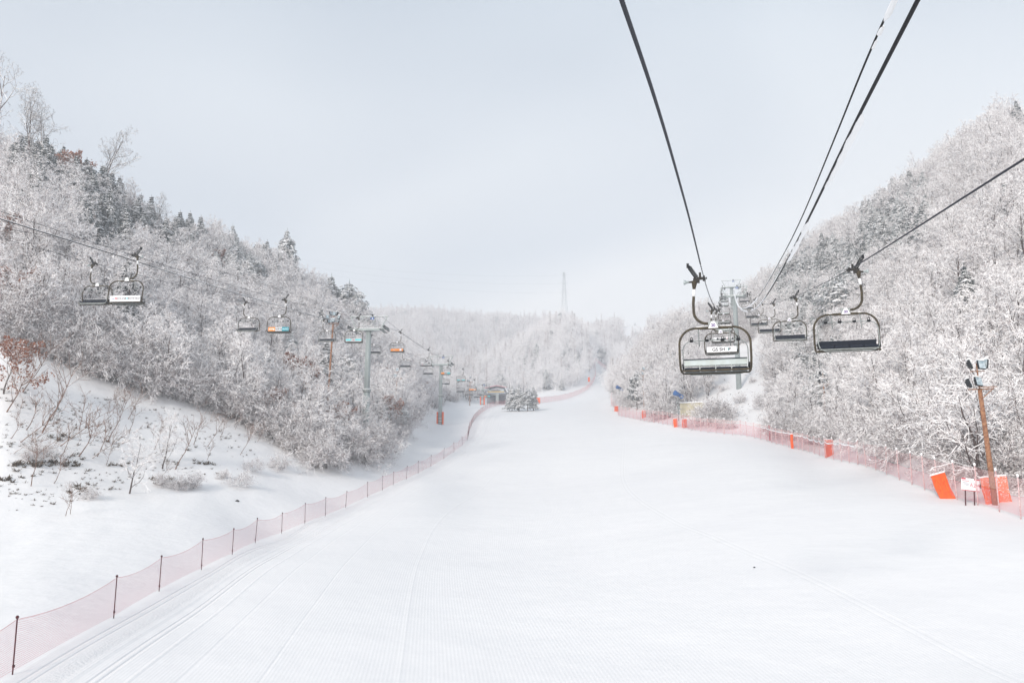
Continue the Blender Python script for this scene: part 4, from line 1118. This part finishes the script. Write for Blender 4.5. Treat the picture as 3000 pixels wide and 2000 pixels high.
RP = [(2990, 1520), (2928, 1499), (2865, 1480), (2805, 1464), (2748, 1449), (2709, 1435), (2672, 1420), (2635, 1406), (2597, 1390), (2565, 1377), (2538, 1368), (2513, 1361), (2488, 1356), (2465, 1352), (2442, 1347),
      (2421, 1343), (2400, 1335), (2385, 1330), (2368, 1324), (2351, 1320), (2340, 1317), (2325, 1313), (2310, 1309), (2292, 1305), (2274, 1301), (2260, 1297), (2247, 1292), (2228, 1287), (2210, 1283), (2188, 1279), (2171, 1276), (2146, 1274), (2121, 1272)]
P1 = [hit(*q) for q in RP]; e1 = P1[0] + (P1[0] - P1[1]) * 1.0; e1.z = ground(e1.x, e1.y); e2 = e1 + (P1[0] - P1[1]); e2.z = ground(e2.x, e2.y)
fence('tall_net_fence', [e2, e1] + P1[:12], 1.35, .06, M['net_frost'], M['pink_post'], .04, 'tall two-tier pink net on frosted posts at the lower right', sag=.02, upper=1.25, upm=M['net_upper'], cap=True, lean=.05)
fence('tall_net_fence', P1[11:], 2.0, .06, M['net_frost'], M['pink_post'], .04, 'pink net topped with scalloped snow along the right edge of the piste', sag=.05, upper=.55, upm=M['net_upper'], cap=True, lean=.03, topsnow=(0, 16))
RP2 = [(2121, 1272), (2098, 1269), (2074, 1267), (2053, 1264), (2035, 1261), (2019, 1258), (2002, 1255), (1985, 1252), (1970, 1248), (1956, 1245), (1942, 1243), (1930, 1240), (1915, 1238), (1901, 1236), (1887, 1234), (1876, 1231), (1865, 1229), (1855, 1227), (1845, 1225), (1833, 1223), (1822, 1221), (1812, 1218)]
P2 = [hit(*q) for q in RP2] + [gpt(px, Y) for px, Y in ((1803, 208), (1797, 214), (1793, 220), (1791, 227), (1791, 234), (1793, 242))]
fence('tall_net_fence', P2, 1.9, .07, M['net_frost'], M['pink_post'], .045, 'faint pink net on thin white posts along the far right edge of the piste', sag=.03, cap=True, upper=.7, upm=M['net_upper'])
FP = [(1579, 306), (1592, 308), (1606, 311), (1620, 314), (1634, 318), (1648, 323), (1662, 329), (1676, 336), (1690, 344), (1704, 352), (1716, 360), (1726, 369), (1735, 379), (1742, 390), (1746, 402), (1748, 415), (1747, 428), (1745, 441), (1746, 452), (1756, 458), (1770, 460), (1784, 462)]
P3 = [gpt(px, Y) for px, Y in FP]; d3 = []
for a_, b_ in zip(P3[:-1], P3[1:]):
    for k in range(3): c_ = Vector(a_).lerp(b_, k / 3); c_.z = ground(c_.x, c_.y); d3.append(c_)
fence('tall_net_fence', d3, 2.4, .08, M['net_frost'], M['pink_post'], .05, 'distant pink net fence curving up the far bend of the piste', sag=.03, cap=True)

# ------------------------------------------------------------------ floodlights
def flood(px, py, h, r, label, lamps=4, tilt=0.0, m_='rust_pole', Y=None, cluster=False, rz=0.0, scale=1.0, cat='floodlight', group=None):
    p = gpt(px, Y) if Y else hit(px, py)
    if Y and py: h = elev(py) * Y - p.z
    t_ = empty('floodlight_pole', p, rz, label, cat, group); t_.rotation_euler = (0, tilt, rz)
    mb = MB(); mb.lathe((0, 0, -.6), (0, 0, h), [(0, r), (1, r * .72)], 12)
    for i in range(int(h / .35)):
        a = (i % 2) * math.pi + .4; mb.tube([(math.cos(a) * r * .8, math.sin(a) * r * .8, .5 + i * .35), (math.cos(a) * (r + .10), math.sin(a) * (r + .10), .5 + i * .35)], .012, 4)
    mb.build('pole', M[m_], t_)
    br = MB(); br.beam((-.75, 0, h - .05), (.95, 0, h - .05), .07, .07); br.beam((.95, 0, h), (.0, 0, h - .75), .05, .05); br.beam((-.3, -.3, h + .05), (1.0, -.3, h + .05), .05, .05); br.beam((0, 0, h), (0, 0, h + 1.7), .06, .06)
    br.beam((-.5, 0, h + 1.15), (.5, 0, h + 1.15), .05, .05); br.build('bracket', M['rust_pole'], t_)
    spots = [(-.22, -.34, h + .42, .25, .12), (.12, -.34, h + 1.52, .1, .1), (-.72, -.1, h + .36, 1.2, 0), (-.45, -.05, h + 1.62, 1.1, 0), (.5, -.05, h + 1.6, -1.0, 0)]
    if cluster: spots += [(.1, -.4, h + .5, -.2, 0), (.8, -.2, h + .4, -.9, 0), (-.9, -.3, h + 1.0, .6, 0), (.9, -.3, h + 1.0, -.5, 0), (.1, -.45, h + 1.1, 0, 0)]
    for (x, y, z, a, b_) in spots[:lamps]:
        R = Euler((-.30, b_, a)).to_matrix()
        hs = MB(); hs.box((x, y, z), (.50, .14, .62), R); hs.box(Vector((x, y, z)) + R @ Vector((0, .12, 0)), (.34, .14, .42), R); ho_ = hs.build('lamp_housing', M['dark'], t_, .02)
        gl = MB(); gl.box(Vector((x, y, z)) + R @ Vector((0, -.077, 0)), (.44, .012, .56), R); gl.build('lamp_glass', M['glass'], ho_)
        sn_ = MB(); sn_.box(Vector((x, y, z)) + R @ Vector((0, .02, .345)), (.50, .22, .07), R); sn_.build('settled_snow', M['snowcap'], ho_, .02)
    return t_
flood(2916, 1478, 7.6, .19, 'rusty steel floodlight pole with square lamps at the right edge', 5, -.035)
flood(2418, 0, 6.6, .15, 'rusty floodlight pole half buried in trees below chair number 30', 4, 0, Y=123, rz=.3)
flood(1887, 0, 7.6, .13, 'slim tan floodlight pole behind the net near the far bend', 3, 0, Y=184)
flood(957, 948, 7.6, .17, 'leaning rusty floodlight mast with a snowy lamp cluster left of the first tower', 9, .03, Y=125, cluster=True)
flood(1160, 1108, 7, .13, 'short rusty floodlight pole between the two left towers', 3, 0, Y=150)
flood(1376, 0, 8, .14, 'faint far floodlight pole left of the lift station', 3, 0, Y=275)

# ------------------------------------------------------------------ snow guns
def gun(px, Y, label, h=4.0, sc=1.0):
    p = gpt(px, Y); t_ = empty('snow_gun', p, 0, label, 'snow gun', 'blue snow guns by the right net'); t_.scale = (sc, sc, sc)
    a = MB(); a.lathe((0, 0, -.5), (0, 0, h), [(0, .12), (1, .08)], 10); a.box((0, 0, h * .5), (1.2, .5, .06)); a.box((0, -.1, h * .55), (.5, .4, .5)); a.box((0, 0, h * .78), (.9, .4, .06)); a.build('stand', M['galv'], t_)
    s = MB(); s.box((0, 0, h * .5 + .05), (1.1, .46, .05)); s.box((0, 0, h * .78 + .05), (.85, .36, .05)); s.build('settled_snow', M['snowcap'], t_)
    b = MB(); b.lathe((-.75, -.3, h + .75), (.35, .1, h + .35), [(0, .46), (.1, .50), (.5, .40), (1, .34)], 18); b.build('fan_barrel', M['fan_blue'], t_)
    c = MB(); c.tube([(.62 + .32 * math.cos(i * .5236), -.12, h + .05 + .32 * math.sin(i * .5236)) for i in range(12)], .10, 8, closed=True); c.build('fan_ring', M['fan_blue'], t_)
    return t_
gun(1988, 155, 'bright blue snow gun on a post above the orange mats', 4.6)
gun(1816, 211, 'small blue snow gun at the far end of the right net', 4.2)

# ------------------------------------------------------------------ orange crash mats, sign board, markers
def mat_obj(p, w, h, label, tilt=(0.25, 0), rz=0.0, group='orange crash mats', snow=True, deep=.18, curl=0.0, cat='crash mat', arches=False, speck=False):
    t_ = empty('crash_mat', p, rz, label, cat, group); t_.rotation_euler = (tilt[0], tilt[1], rz)
    mb = MB(); n = 8; vs = []
    for i in range(n + 1):
        f = i / n; dy = curl * math.sin(f * 3.1)
        for x in (-w / 2, w / 2):
            for y in (-deep / 2, deep / 2): vs.append((x + .02 * math.sin(9 * f + x), y + dy, -.15 + f * (h + .15)))
    fs = []
    for i in range(n):
        a = 4 * i; b_ = a + 4
        fs += [(a, a + 2, b_ + 2, b_), (a + 3, a + 1, b_ + 1, b_ + 3), (a + 1, a, b_, b_ + 1), (a + 2, a + 3, b_ + 3, b_ + 2)]
    fs += [(0, 1, 3, 2), (4 * n, 4 * n + 2, 4 * n + 3, 4 * n + 1)]
    mb.add(vs, fs, 0); mb.build('mat', M['orange_snowy'] if speck else M['orange_mat'], t_, .02)
    if snow:
        s = MB(); s.box((0, 0, h + .05), (w + .05, deep + .06, .11)); s.build('settled_snow', M['snowcap'], t_, .035)
    if arches:
        for s_ in (-.22, .22):
            k = MB(); k.tube([(s_ * w + .09 * w * math.cos(a * .35), -deep / 2 - .012 + curl * 1.0 * 0, h * .66 + .2 * math.sin(a * .35)) for a in range(10)], .012, 4)
            k.tube([(s_ * w, -deep / 2 - .03, h * .62), (s_ * w + .02, -deep / 2 - .02, h * .25)], .01, 4); k.build('print', M['sign_orange'], t_)
    return t_
def face(px, Y): return 0
mat_obj(hit(2777, 1460), .95, 1.75, 'leaning orange mat with curled foot, left of the white A2-4 board', (-.10, -.28), -.15, curl=.10, arches=True)
pb = hit(2908, 1474)
mat_obj(pb, 1.0, 1.7, 'snow-speckled orange mat wrapped round the left of the big lamp pole foot', (-.05, -.12), .25, speck=True)
mat_obj(pb + Vector((.85, .15, .0)), .9, 1.75, 'orange mat leaning on the right side of the big lamp pole foot', (-.05, -.10), -.45, speck=True)
mat_obj(hit(2430, 1336), 1.05, 1.95, 'wide orange mat behind the scalloped net below the pines', (0, 0), .1)
mat_obj(hit(2321, 1313), .35, 2.0, 'narrow red-orange mat round a net post, left of the wide orange mat', (0, 0), 0)
mat_obj(gpt(1979, 149), .8, 1.5, 'orange mat under the blue snow gun', (0, -.05), 0)
mat_obj(gpt(2000, 147.5), .45, 1.45, 'left one of the two slim orange mats right of the snow gun', (0, .06), 0)
mat_obj(gpt(2008, 147), .50, 1.5, 'right one of the two slim orange mats right of the snow gun', (0, -.06), 0)
mat_obj(gpt(1886, 172), .85, 1.5, 'upper orange mat at the foot of the slim tan pole', (0, 0), 0)
mat_obj(gpt(1803, 203), .55, 1.3, 'left orange mat at the far corner of the right net', (0, .1), 0)
mat_obj(gpt(1809, 201), .65, 1.3, 'right orange mat at the far corner of the right net', (0, -.1), 0)
mat_obj(gpt(1727, 378), .9, 2.0, 'lone orange marker mat on the bank inside the far bend', (0, 0), 0).location += Vector((0, 0, 1.6))
mat_obj(gpt(1577, 305), 1.3, 2.2, 'pinkish orange mat where the distant net begins', (0, 0), 0)
mk = MB(); pk = hit(2256, 1290); mk.lathe(pk - Vector((0, 0, .3)), pk + Vector((0, 0, 2.3)), [(0, .08), (.88, .08), (.881, .17), (1, .17)], 10); mk.lathe(pk + Vector((0, 0, .9)), pk + Vector((0, 0, 1.2)), [(0, .1), (.5, .14), (1, .1)], 8)
tag(mk.build('marker_post', M['ink_red']), 'dark red marker post sticking out of the net below the gully', 'marker post')
# A2-4 board
pa = hit(2844, 1480); bd = empty('sign_board', pa, -.12, 'white board reading A2-4 between the two orange mats', 'sign'); bd.rotation_euler = (-.12, .12, -.12)
b0 = MB(); b0.box((0, 0, 1.35), (1.12, .03, .82)); bo = b0.build('board', M['sign_white'], bd)
bb = MB(); bb.box((-.42, -.018, 1.71), (.26, .01, .09)); bb.box((.40, -.018, 1.71), (.32, .01, .09)); bb.box((0, -.018, .965), (1.1, .01, .04)); bb.build('red_band', M['ink_red'], bo)
lettering('board_letters', 'A2-4', .40, M['ink_red'], bo, (.27, -.02, 1.32), (math.pi / 2, 0, 0), -.004, .8)
for i, (w, zz) in enumerate(((.42, 1.58), (.40, 1.46), (.36, 1.37), (.20, 1.28))):
    l_ = MB(); 
    for j in range(int(w / .06)): l_.box((-.50 + j * .06 + .03 + (.42 - w), -.018, zz), (.042, .006, .05))
    l_.build('small_print', M['ink_red'] if i == 0 else M['wall_grey'], bo)
for s in (-.3, .25):
    l_ = MB(); l_.box((s, .04, .45), (.06, .06, 1.1)); l_.build('leg', M['red_post'], bd)
# ------------------------------------------------------------------ small buildings
sp0 = gpt(2030, 158); sh_ = empty('shed', sp0, -.25, 'low beige shed with snow on its roof behind the right net', 'shed')
a = MB(); a.box((0, 0, 1.0), (4.6, 2.4, 2.6)); 
for i in range(16): a.box((-2.2 + i * .29, -1.205, 1.0), (.05, .03, 2.5))
a.build('wall', M['beige'], sh_); a = MB(); a.box((0, 0, 2.42), (4.9, 2.7, .22), (.06, 0, 0)); a.build('roof', M['snowcap'], sh_, .06)
s0 = gpt(1457, 318); st = empty('lift_station', s0, YL, 'grey open-fronted lift station with slanting side wall at the end of the left lift', 'building')
a = MB(); a.box((-.6, 3.0, 1.6), (7.6, .3, 4.2)); a.box((-.6, -.5, 4.5), (7.4, 6.5, 1.5)); a.build('wall', M['wall_dark'], st)
a = MB(); a.box((-.2, -3.9, 4.0), (7.4, .18, .9)); a.build('beam', M['wall_grey'], st)
a = MB(); a.box((-.2, -4.05, 4.35), (6.4, .14, .25)); a.build('yellow_rail', M['yellow'], st)
a = MB(); a.box((.3, -3.6, 1.6), (1.1, .9, 4.2)); a.build('column', M['galv'], st, .03)
a = MB(); a.add([(3.2, -4, 5.9), (3.2, 3, 5.9), (5.6, 3, 1.8), (5.6, -4, 1.8), (3.45, -4, 6.0), (3.45, 3, 6.0), (5.85, 3, 1.9), (5.85, -4, 1.9)], [(0, 1, 2, 3), (7, 6, 5, 4), (0, 3, 7, 4), (1, 5, 6, 2), (0, 4, 5, 1), (3, 2, 6, 7)]); a.build('slanted_wall', M['sign_white'], st)
a = MB(); a.add([(-4.6, -4.3, 5.7), (0, -4.3, 6.7), (4.0, -4.3, 5.9), (-4.6, 3.2, 5.7), (0, 3.2, 6.7), (4.0, 3.2, 5.9), (-4.6, -4.3, 5.9), (0, -4.3, 6.9), (4.0, -4.3, 6.1), (-4.6, 3.2, 5.9), (0, 3.2, 6.9), (4.0, 3.2, 6.1)],
            [(0, 1, 7, 6), (1, 2, 8, 7), (3, 9, 10, 4), (4, 10, 11, 5), (6, 7, 10, 9), (7, 8, 11, 10), (0, 3, 4, 1), (1, 4, 5, 2), (0, 6, 9, 3), (2, 5, 11, 8)]); a.build('roof', M['snowcap'], st)
a = MB(); a.beam((-4.6, -4.36, 5.72), (0, -4.36, 6.72), .08, .14); a.beam((0, -4.36, 6.72), (4.0, -4.36, 5.92), .08, .14); a.build('roof_trim', M['ink_red'], st)
a = MB(); a.lathe((-.4, -2, 3.2), (-.4, -2, 3.5), [(0, 1.9), (.3, 1.9), (.5, 1.75), (.7, 1.9), (1, 1.9)], 24); a.build('bullwheel', M['galv'], st)
for x, w in ((-2.6, 1.2), (2.2, 1.5)):
    a = MB(); a.box((x, -1.5, 4.85), (w, 5.0, .7)); a.build('window', M['glass'], st)
a = MB(); a.box((0, 0, 1.2), (.95, .8, 2.7)); a.box((0, 0, 2.6), (1.0, .85, .12)); bx = a.build('storage_box', M['green']); bx.location = gpt(1270, 258); tag(bx, 'upright dark green box at the forest edge left of the second tower', 'box')
# pylon far behind
pp_ = gpt(1657, 900); py_ = empty('power_pylon', pp_, .25, 'faint lattice power pylon on top of the central hill', 'pylon')
hgt = at(1657, 798, 900).z - pp_.z; a = MB(); w0, w1 = 6.0, 1.0
def pc(f, i): w = w1 + (w0 - w1) * max(0, 1 - f * 1.05) ** 1.3; return Vector((w * (1, 1, -1, -1)[i % 4], w * (1, -1, -1, 1)[i % 4], f * hgt))
lev = [0, .2, .37, .5, .62, .72, .8, .88, .94, 1.0]
for i in range(4):
    a.tube([pc(f, i) for f in lev], .10, 4)
    for f0, f1 in zip(lev[:-1], lev[1:]): a.beam(pc(f0, i), pc(f1, i + 1), .09, .09); a.beam(pc(f0, i + 1), pc(f1, i), .09, .09); a.beam(pc(f1, i), pc(f1, i + 1), .09, .09)
a.build('lattice', M['galv'], py_)
for f, w in ((.72, 5.0), (.85, 4.6), (.96, 4.0)):
    b = MB(); b.beam((-w, 0, f * hgt), (w, 0, f * hgt), .16, .16); b.beam((-w, 0, f * hgt), (0, 0, (f + .05) * hgt), .09, .09); b.beam((w, 0, f * hgt), (0, 0, (f + .05) * hgt), .09, .09); b.build('cross_arm', M['galv'], py_)
for i, (z0, yy0) in enumerate(((.96, 802), (.85, 818), (.72, 828))):
    p0 = pp_ + Vector((-4.4, 0, z0 * hgt)); p1 = at(1090, yy0 - 6, 900) + Vector((-160, 0, 30)); n_ = 24
    mb = MB(); mb.tube([p0.lerp(p1, k / n_) - Vector((0, 0, 12 * 4 * (k / n_) * (1 - k / n_))) for k in range(n_ + 1)], .03, 4)
    tag(mb.build('power_line', M['cable']), ['highest', 'middle', 'lowest'][i] + ' of the faint power lines left of the pylon', 'power line', 'power lines from the pylon')
# small things on the snow
for px, py, s, lb in ((695, 1468, .16, 'small dark stone alone on the snow left of the net'), (2210, 1662, .05, 'tiny dark speck of debris on the right part of the piste')):
    p = hit(px, py); a = MB(); a.lathe(p - Vector((0, 0, s * .4)), p + Vector((0, 0, s)), [(0, s), (.4, s * 1.3), (.8, s * .9), (1, s * .3)], 8); tag(a.build('stone', M['stone']), lb, 'stone')
a = MB(); a.box((0, 0, .35), (1.3, .5, .9)); a.box((0, 0, .85), (1.4, .6, .14)); bx = a.build('equipment_box', M['beige']); bx.location = gpt(1552, 296); tag(bx, 'small snow-capped box on the crest of the piste, right of the station', 'box')

# ------------------------------------------------------------------ special trees
def tree_at(kind, var, px, Y, top, nat, label, group=None, rz=0.0, cat='tree', sxy=None, tilt=None, skip=(), Hw=None):
    Hs = {'tall_bare_tree': 12.5, 'pine_tree': 8.5, 'frosted_pine': 8.5, 'oak_tree': 5.5, 'bare_tree': 8.5}[kind] if Hw is None else Hw
    best = None; y = max(Y * .72, 46)
    while y < Y * 1.7:
        x = (px - 1500) / F * y; df = elev(top) * y - ground(x, y)
        if best is None or abs(df - Hs) < best[0]: best = (abs(df - Hs), y)
        if df <= Hs: break
        y += 1.0
    Y = best[1]; x = (px - 1500) / F * Y; s = (elev(top) * Y - ground(x, Y)) / nat
    return plant(kind, var, x, Y, s, rz, label, group, cat, 0, tilt, sxy, skip)
tree_at('tall_bare_tree', 0, 238, 146, 358, 15.5, 'lone tall bare tree standing against the sky above the left wood', tilt=(0, .05), sxy=.95, rz=1.0)
tree_at('tall_bare_tree', 1, -110, 118, 150, 17, 'tallest bare tree at the far left edge reaching into the sky', rz=2.5, tilt=(0, .03), sxy=.8)
tree_at('tall_bare_tree', 0, 5, 128, 230, 15.5, 'bare tree at the left edge, just below the tallest one', rz=2.2, tilt=(0, .04), sxy=.9)
tree_at('tall_bare_tree', 1, 62, 132, 290, 17, 'smaller bare tree on the left skyline beside the tall pair', rz=3.0, tilt=(0, .06))
tree_at('tall_bare_tree', 0, 425, 168, 560, 15.5, 'thin bare tree on the left skyline right of the lone tree', rz=1.9)
tree_at('frosted_pine', 0, 815, 170, 675, 8, 'narrow snowy pine poking above the left skyline')
tree_at('frosted_pine', 2, 705, 112, 740, 7.5, 'big rounded snow-loaded pine above the left haul ropes', sxy=1.25)
tree_at('pine_tree', 3, 470, 102, 640, 9, 'dark pine with heavy snow pads behind the upper left haul rope', sxy=1.2)
tree_at('pine_tree', 3, 530, 106, 670, 9, 'dark snow-padded pine just right of a taller one over the left ropes', sxy=1.1)
tree_at('frosted_pine', 1, 955, 178, 805, 8, 'snowy pine on the skyline left of the valley', sxy=1.2)
tree_at('frosted_pine', 2, 1010, 182, 825, 7.5, 'flat-topped snowy pine on the skyline near the first left tower', sxy=1.2)
tree_at('frosted_pine', 2, 1055, 140, 885, 7.5, 'white snow-crusted pine directly behind the first left tower', sxy=.9)
tree_at('frosted_pine', 0, 845, 100, 970, 8, 'young snow-covered pine below the orange and teal sign chair', sxy=.8)
tree_at('frosted_pine', 1, 1110, 116, 1150, 8, 'drooping snow-laden pine in front of the first left tower foot', sxy=1.3, Hw=6.5)
tree_at('frosted_pine', 2, 1170, 125, 1180, 7.5, 'low snowy pine right of the first left tower foot', sxy=1.2, Hw=5.5)
tree_at('frosted_pine', 2, 1360, 270, 1072, 7.5, 'flat-crowned pine behind the second left tower')
for i, (px, Y, tp) in enumerate(((1500, 322, 1128), (1520, 318, 1124), (1546, 316, 1130), (1563, 318, 1138))):
    tree_at('frosted_pine', i, px, Y, tp, 8, ['leftmost', 'second', 'third', 'rightmost'][i] + ' of the four snowy conifers right of the lift station', 'conifers beside the lift station', rz=i, sxy=1.25, Hw=8.5)
tree_at('frosted_pine', 2, 2480, 92, 800, 7.5, 'broad snow-padded pine behind chair number 30', sxy=1.15)
tree_at('pine_tree', 0, 2560, 98, 800, 8, 'dark snowy pine right of the hanger of chair number 30', sxy=1.3, rz=1.0)
tree_at('frosted_pine', 1, 2380, 118, 880, 8, 'pine behind the second oncoming chair', sxy=1.3)
tree_at('frosted_pine', 3, 2690, 150, 545, 9, 'pointed snowy pine high on the right hillside', sxy=1.1)
tree_at('frosted_pine', 2, 2410, 108, 1075, 7.5, 'bent snowy pine around the half buried floodlight pole', sxy=1.0)
tree_at('bare_tree', 1, 2860, 61, 1085, 8, 'dark-stemmed forked tree standing left of the big floodlight pole', rz=1.2, sxy=1.2)
tree_at('bare_tree', 3, 2990, 60, 930, 8, 'bare tree with long snowy limbs at the right edge behind the pole', rz=.4, sxy=1.3)
for i, (px, Y, tp) in enumerate(((1230, 162, 1120), (1130, 142, 1060), (1010, 118, 1190), (785, 104, 1130), (880, 120, 1080), (650, 112, 850), (-10, 90, 640), (25, 88, 780), (5, 84, 1000))):
    lb = ['rust-leaved tree left of the second left tower', 'dark red-leaved tree right of the first tower mast', 'brown-leaved bush tree in front of the first tower', 'orange-brown leafed young tree at the wood edge', 'brown-leaved tree below the plain dark chairs',
          'reddish-leaved tree beside the big rounded pine', 'orange-leaved tree at the upper left edge of the picture', 'orange-leaved tree under the ropes at the left edge', 'rusty-leaved small tree at the left edge above the bank'][i]
    tree_at('oak_tree', i, px, Y, tp, 6.3, lb, rz=i * 1.7)
# saplings on the left bank
SB = [(12, 1205, 4.2), (45, 1290, 3.2), (70, 1255, 3.0), (118, 1262, 4.2), (150, 1225, 2.5), (162, 1300, 3.6), (170, 1335, 3.0), (90, 1420, 2.6), (230, 1258, 2.8), (222, 1330, 3.4), (275, 1335, 3.4), (312, 1290, 3.0), (372, 1225, 2.6), (378, 1445, 4.8),
      (475, 1372, 4.6), (508, 1372, 3.2), (565, 1300, 2.6), (566, 1198, 2.0), (640, 1280, 2.2), (190, 1510, 1.6), (205, 1505, 1.5), (255, 1340, 3.0), (150, 1415, 2.4), (700, 1330, 2.2), (450, 1315, 2.4), (20, 1330, 2.6), (345, 1205, 2.6), (60, 1145, 3.5), (605, 1345, 1.6)]
for i, (px, py, h_) in enumerate(SB):
    p = hit(px, py); h_ *= 1.5
    if i == 13: plant('bare_tree', 0, p.x, p.y, .62, 0.4, 'delicate branching young tree standing alone on the lower left bank', None, 'tree'); continue
    if i == 14: plant('bare_tree', 4, p.x, p.y, .60, 1.4, 'young branching tree on the left bank beside grass tufts, right of the delicate one', None, 'tree'); continue
    plant('sapling', i, p.x, p.y, h_ / 3.1, random.uniform(-.7, .7), 'thin leaning bare sapling on the snowy left bank', 'saplings on the left bank', 'sapling')
rb_ = random.Random(99)
for i in range(26):
    px, py = rb_.uniform(10, 760), rb_.uniform(1170, 1400)
    if py < 1130 + .17 * px or py > 1480 - .12 * px: continue
    p = hit(px, py); plant('sapling', i, p.x, p.y, rb_.uniform(.5, 1.1), rb_.uniform(-.8, .8), 'thin leaning bare sapling on the snowy left bank', 'saplings on the left bank', 'sapling')
for i, (px, py, h_) in enumerate(((520, 1435, 1.3), (560, 1430, 1.5), (700, 1425, 1.3), (265, 1460, 1.0), (480, 1425, 1.2), (130, 1340, 1.2), (90, 1350, 1.2), (650, 1400, .9), (740, 1380, 1.2), (820, 1375, 1.6))):
    p = hit(px, py); plant('bush', i, p.x, p.y, h_ / 2.6, i, 'small scrubby bush poking out of the snow on the left bank', 'scrub on the left bank', 'bush')
for i, (px, py, h_) in enumerate(((2170, 1180, 1.6), (2245, 1185, 1.8), (2140, 1215, 1.2), (2232, 1195, 2.2), (2265, 1150, 2.6), (2120, 1145, 1.2), (2140, 1256, 1.6), (2100, 1255, 1.8), (2040, 1250, 1.6), (2205, 1120, 1.0), (2250, 1110, 1.4))):
    p = hit(px, py); plant('bush', i, p.x, p.y, h_ / 2.6, i, 'snowy scrub bush in the gully around the tall right tower', 'scrub in the right gully', 'bush')
# dry grass tufts: uncountable ground cover
rg = np.random.default_rng(5); tv = []; tf = []
def tuft(p, s, n):
    for _ in range(n):
        a = rg.uniform(0, 6.28); l = s * rg.uniform(.5, 1.2); w = s * .13; r0 = rg.uniform(0, s * .6); b = rg.uniform(0, 6.28)
        c = (p[0] + math.cos(b) * r0, p[1] + math.sin(b) * r0, p[2] - .03); d = (math.cos(a) * l * .8, math.sin(a) * l * .8, l * rg.uniform(.15, .9)); i0 = len(tv)
        tv.extend([(c[0] - w * math.sin(a), c[1] + w * math.cos(a), c[2]), (c[0] + w * math.sin(a), c[1] - w * math.cos(a), c[2]), (c[0] + d[0] + w * .4, c[1] + d[1], c[2] + d[2]), (c[0] + d[0] - w * .4, c[1] + d[1], c[2] + d[2] + .02)]); tf.append((i0, i0 + 1, i0 + 2, i0 + 3))
for _ in range(1500):
    px = rg.uniform(-60, 760); py = rg.uniform(1130, 1520) - (px / 760) * 60
    lo = 1505 - .17 * px; hi_ = 1120 + .14 * px
    if py > lo or py < hi_: continue
    dens_ = .5 + .5 * math.sin(px * .021 + 1) * math.sin(py * .05)
    if rg.random() > dens_ * (1.1 if py < 1380 or px < 420 else .5): continue
    p = hit(px, py); tuft(p, rg.uniform(.08, .27) * (1 + .5 * (rg.random() < .15)), int(rg.integers(7, 20)))
for cx_, cy_, n_ in ((95, 1362, 14), (150, 1355, 12), (215, 1360, 9), (60, 1365, 8), (8, 1405, 8), (190, 1280, 8), (350, 1360, 6), (480, 1410, 10), (530, 1420, 10), (240, 1430, 8), (600, 1360, 6)):
    for _ in range(n_): p = hit(cx_ + rg.normal(0, 16), cy_ + rg.normal(0, 5)); tuft(p, rg.uniform(.25, .5), 20)
for _ in range(260):
    px = rg.uniform(2010, 2290); py = rg.uniform(1060, 1262)
    p = hit(px, py)
    if rg.random() < .5: tuft(p, rg.uniform(.10, .3), 10)
me_ = np_mesh('grass_tufts', np.array(tv), np.array(tf), [M['grass']], False); o = bpy.data.objects.new('grass_tufts', me_); COL.objects.link(o)
tag(o, 'dry grass and weed tufts poking through the snow on the banks', 'grass', kind='stuff')

# ------------------------------------------------------------------ haze
hm = bpy.data.materials.new('haze_air'); hm.use_nodes = True; ht = hm.node_tree; ht.nodes.clear()
pv = N(ht, 'ShaderNodeVolumePrincipled', inputs={'Density': .00095, 'Color': (.93, .96, 1.0, 1), 'Anisotropy': .2})
ho = N(ht, 'ShaderNodeOutputMaterial'); ht.links.new(pv.outputs['Volume'], ho.inputs['Volume'])
hb = MB().box((0, 690, 78), (11200, 1640, 215)); hz_ = hb.build('haze', hm)
tag(hz_, 'thin cold haze filling the valley', 'haze', kind='stuff')
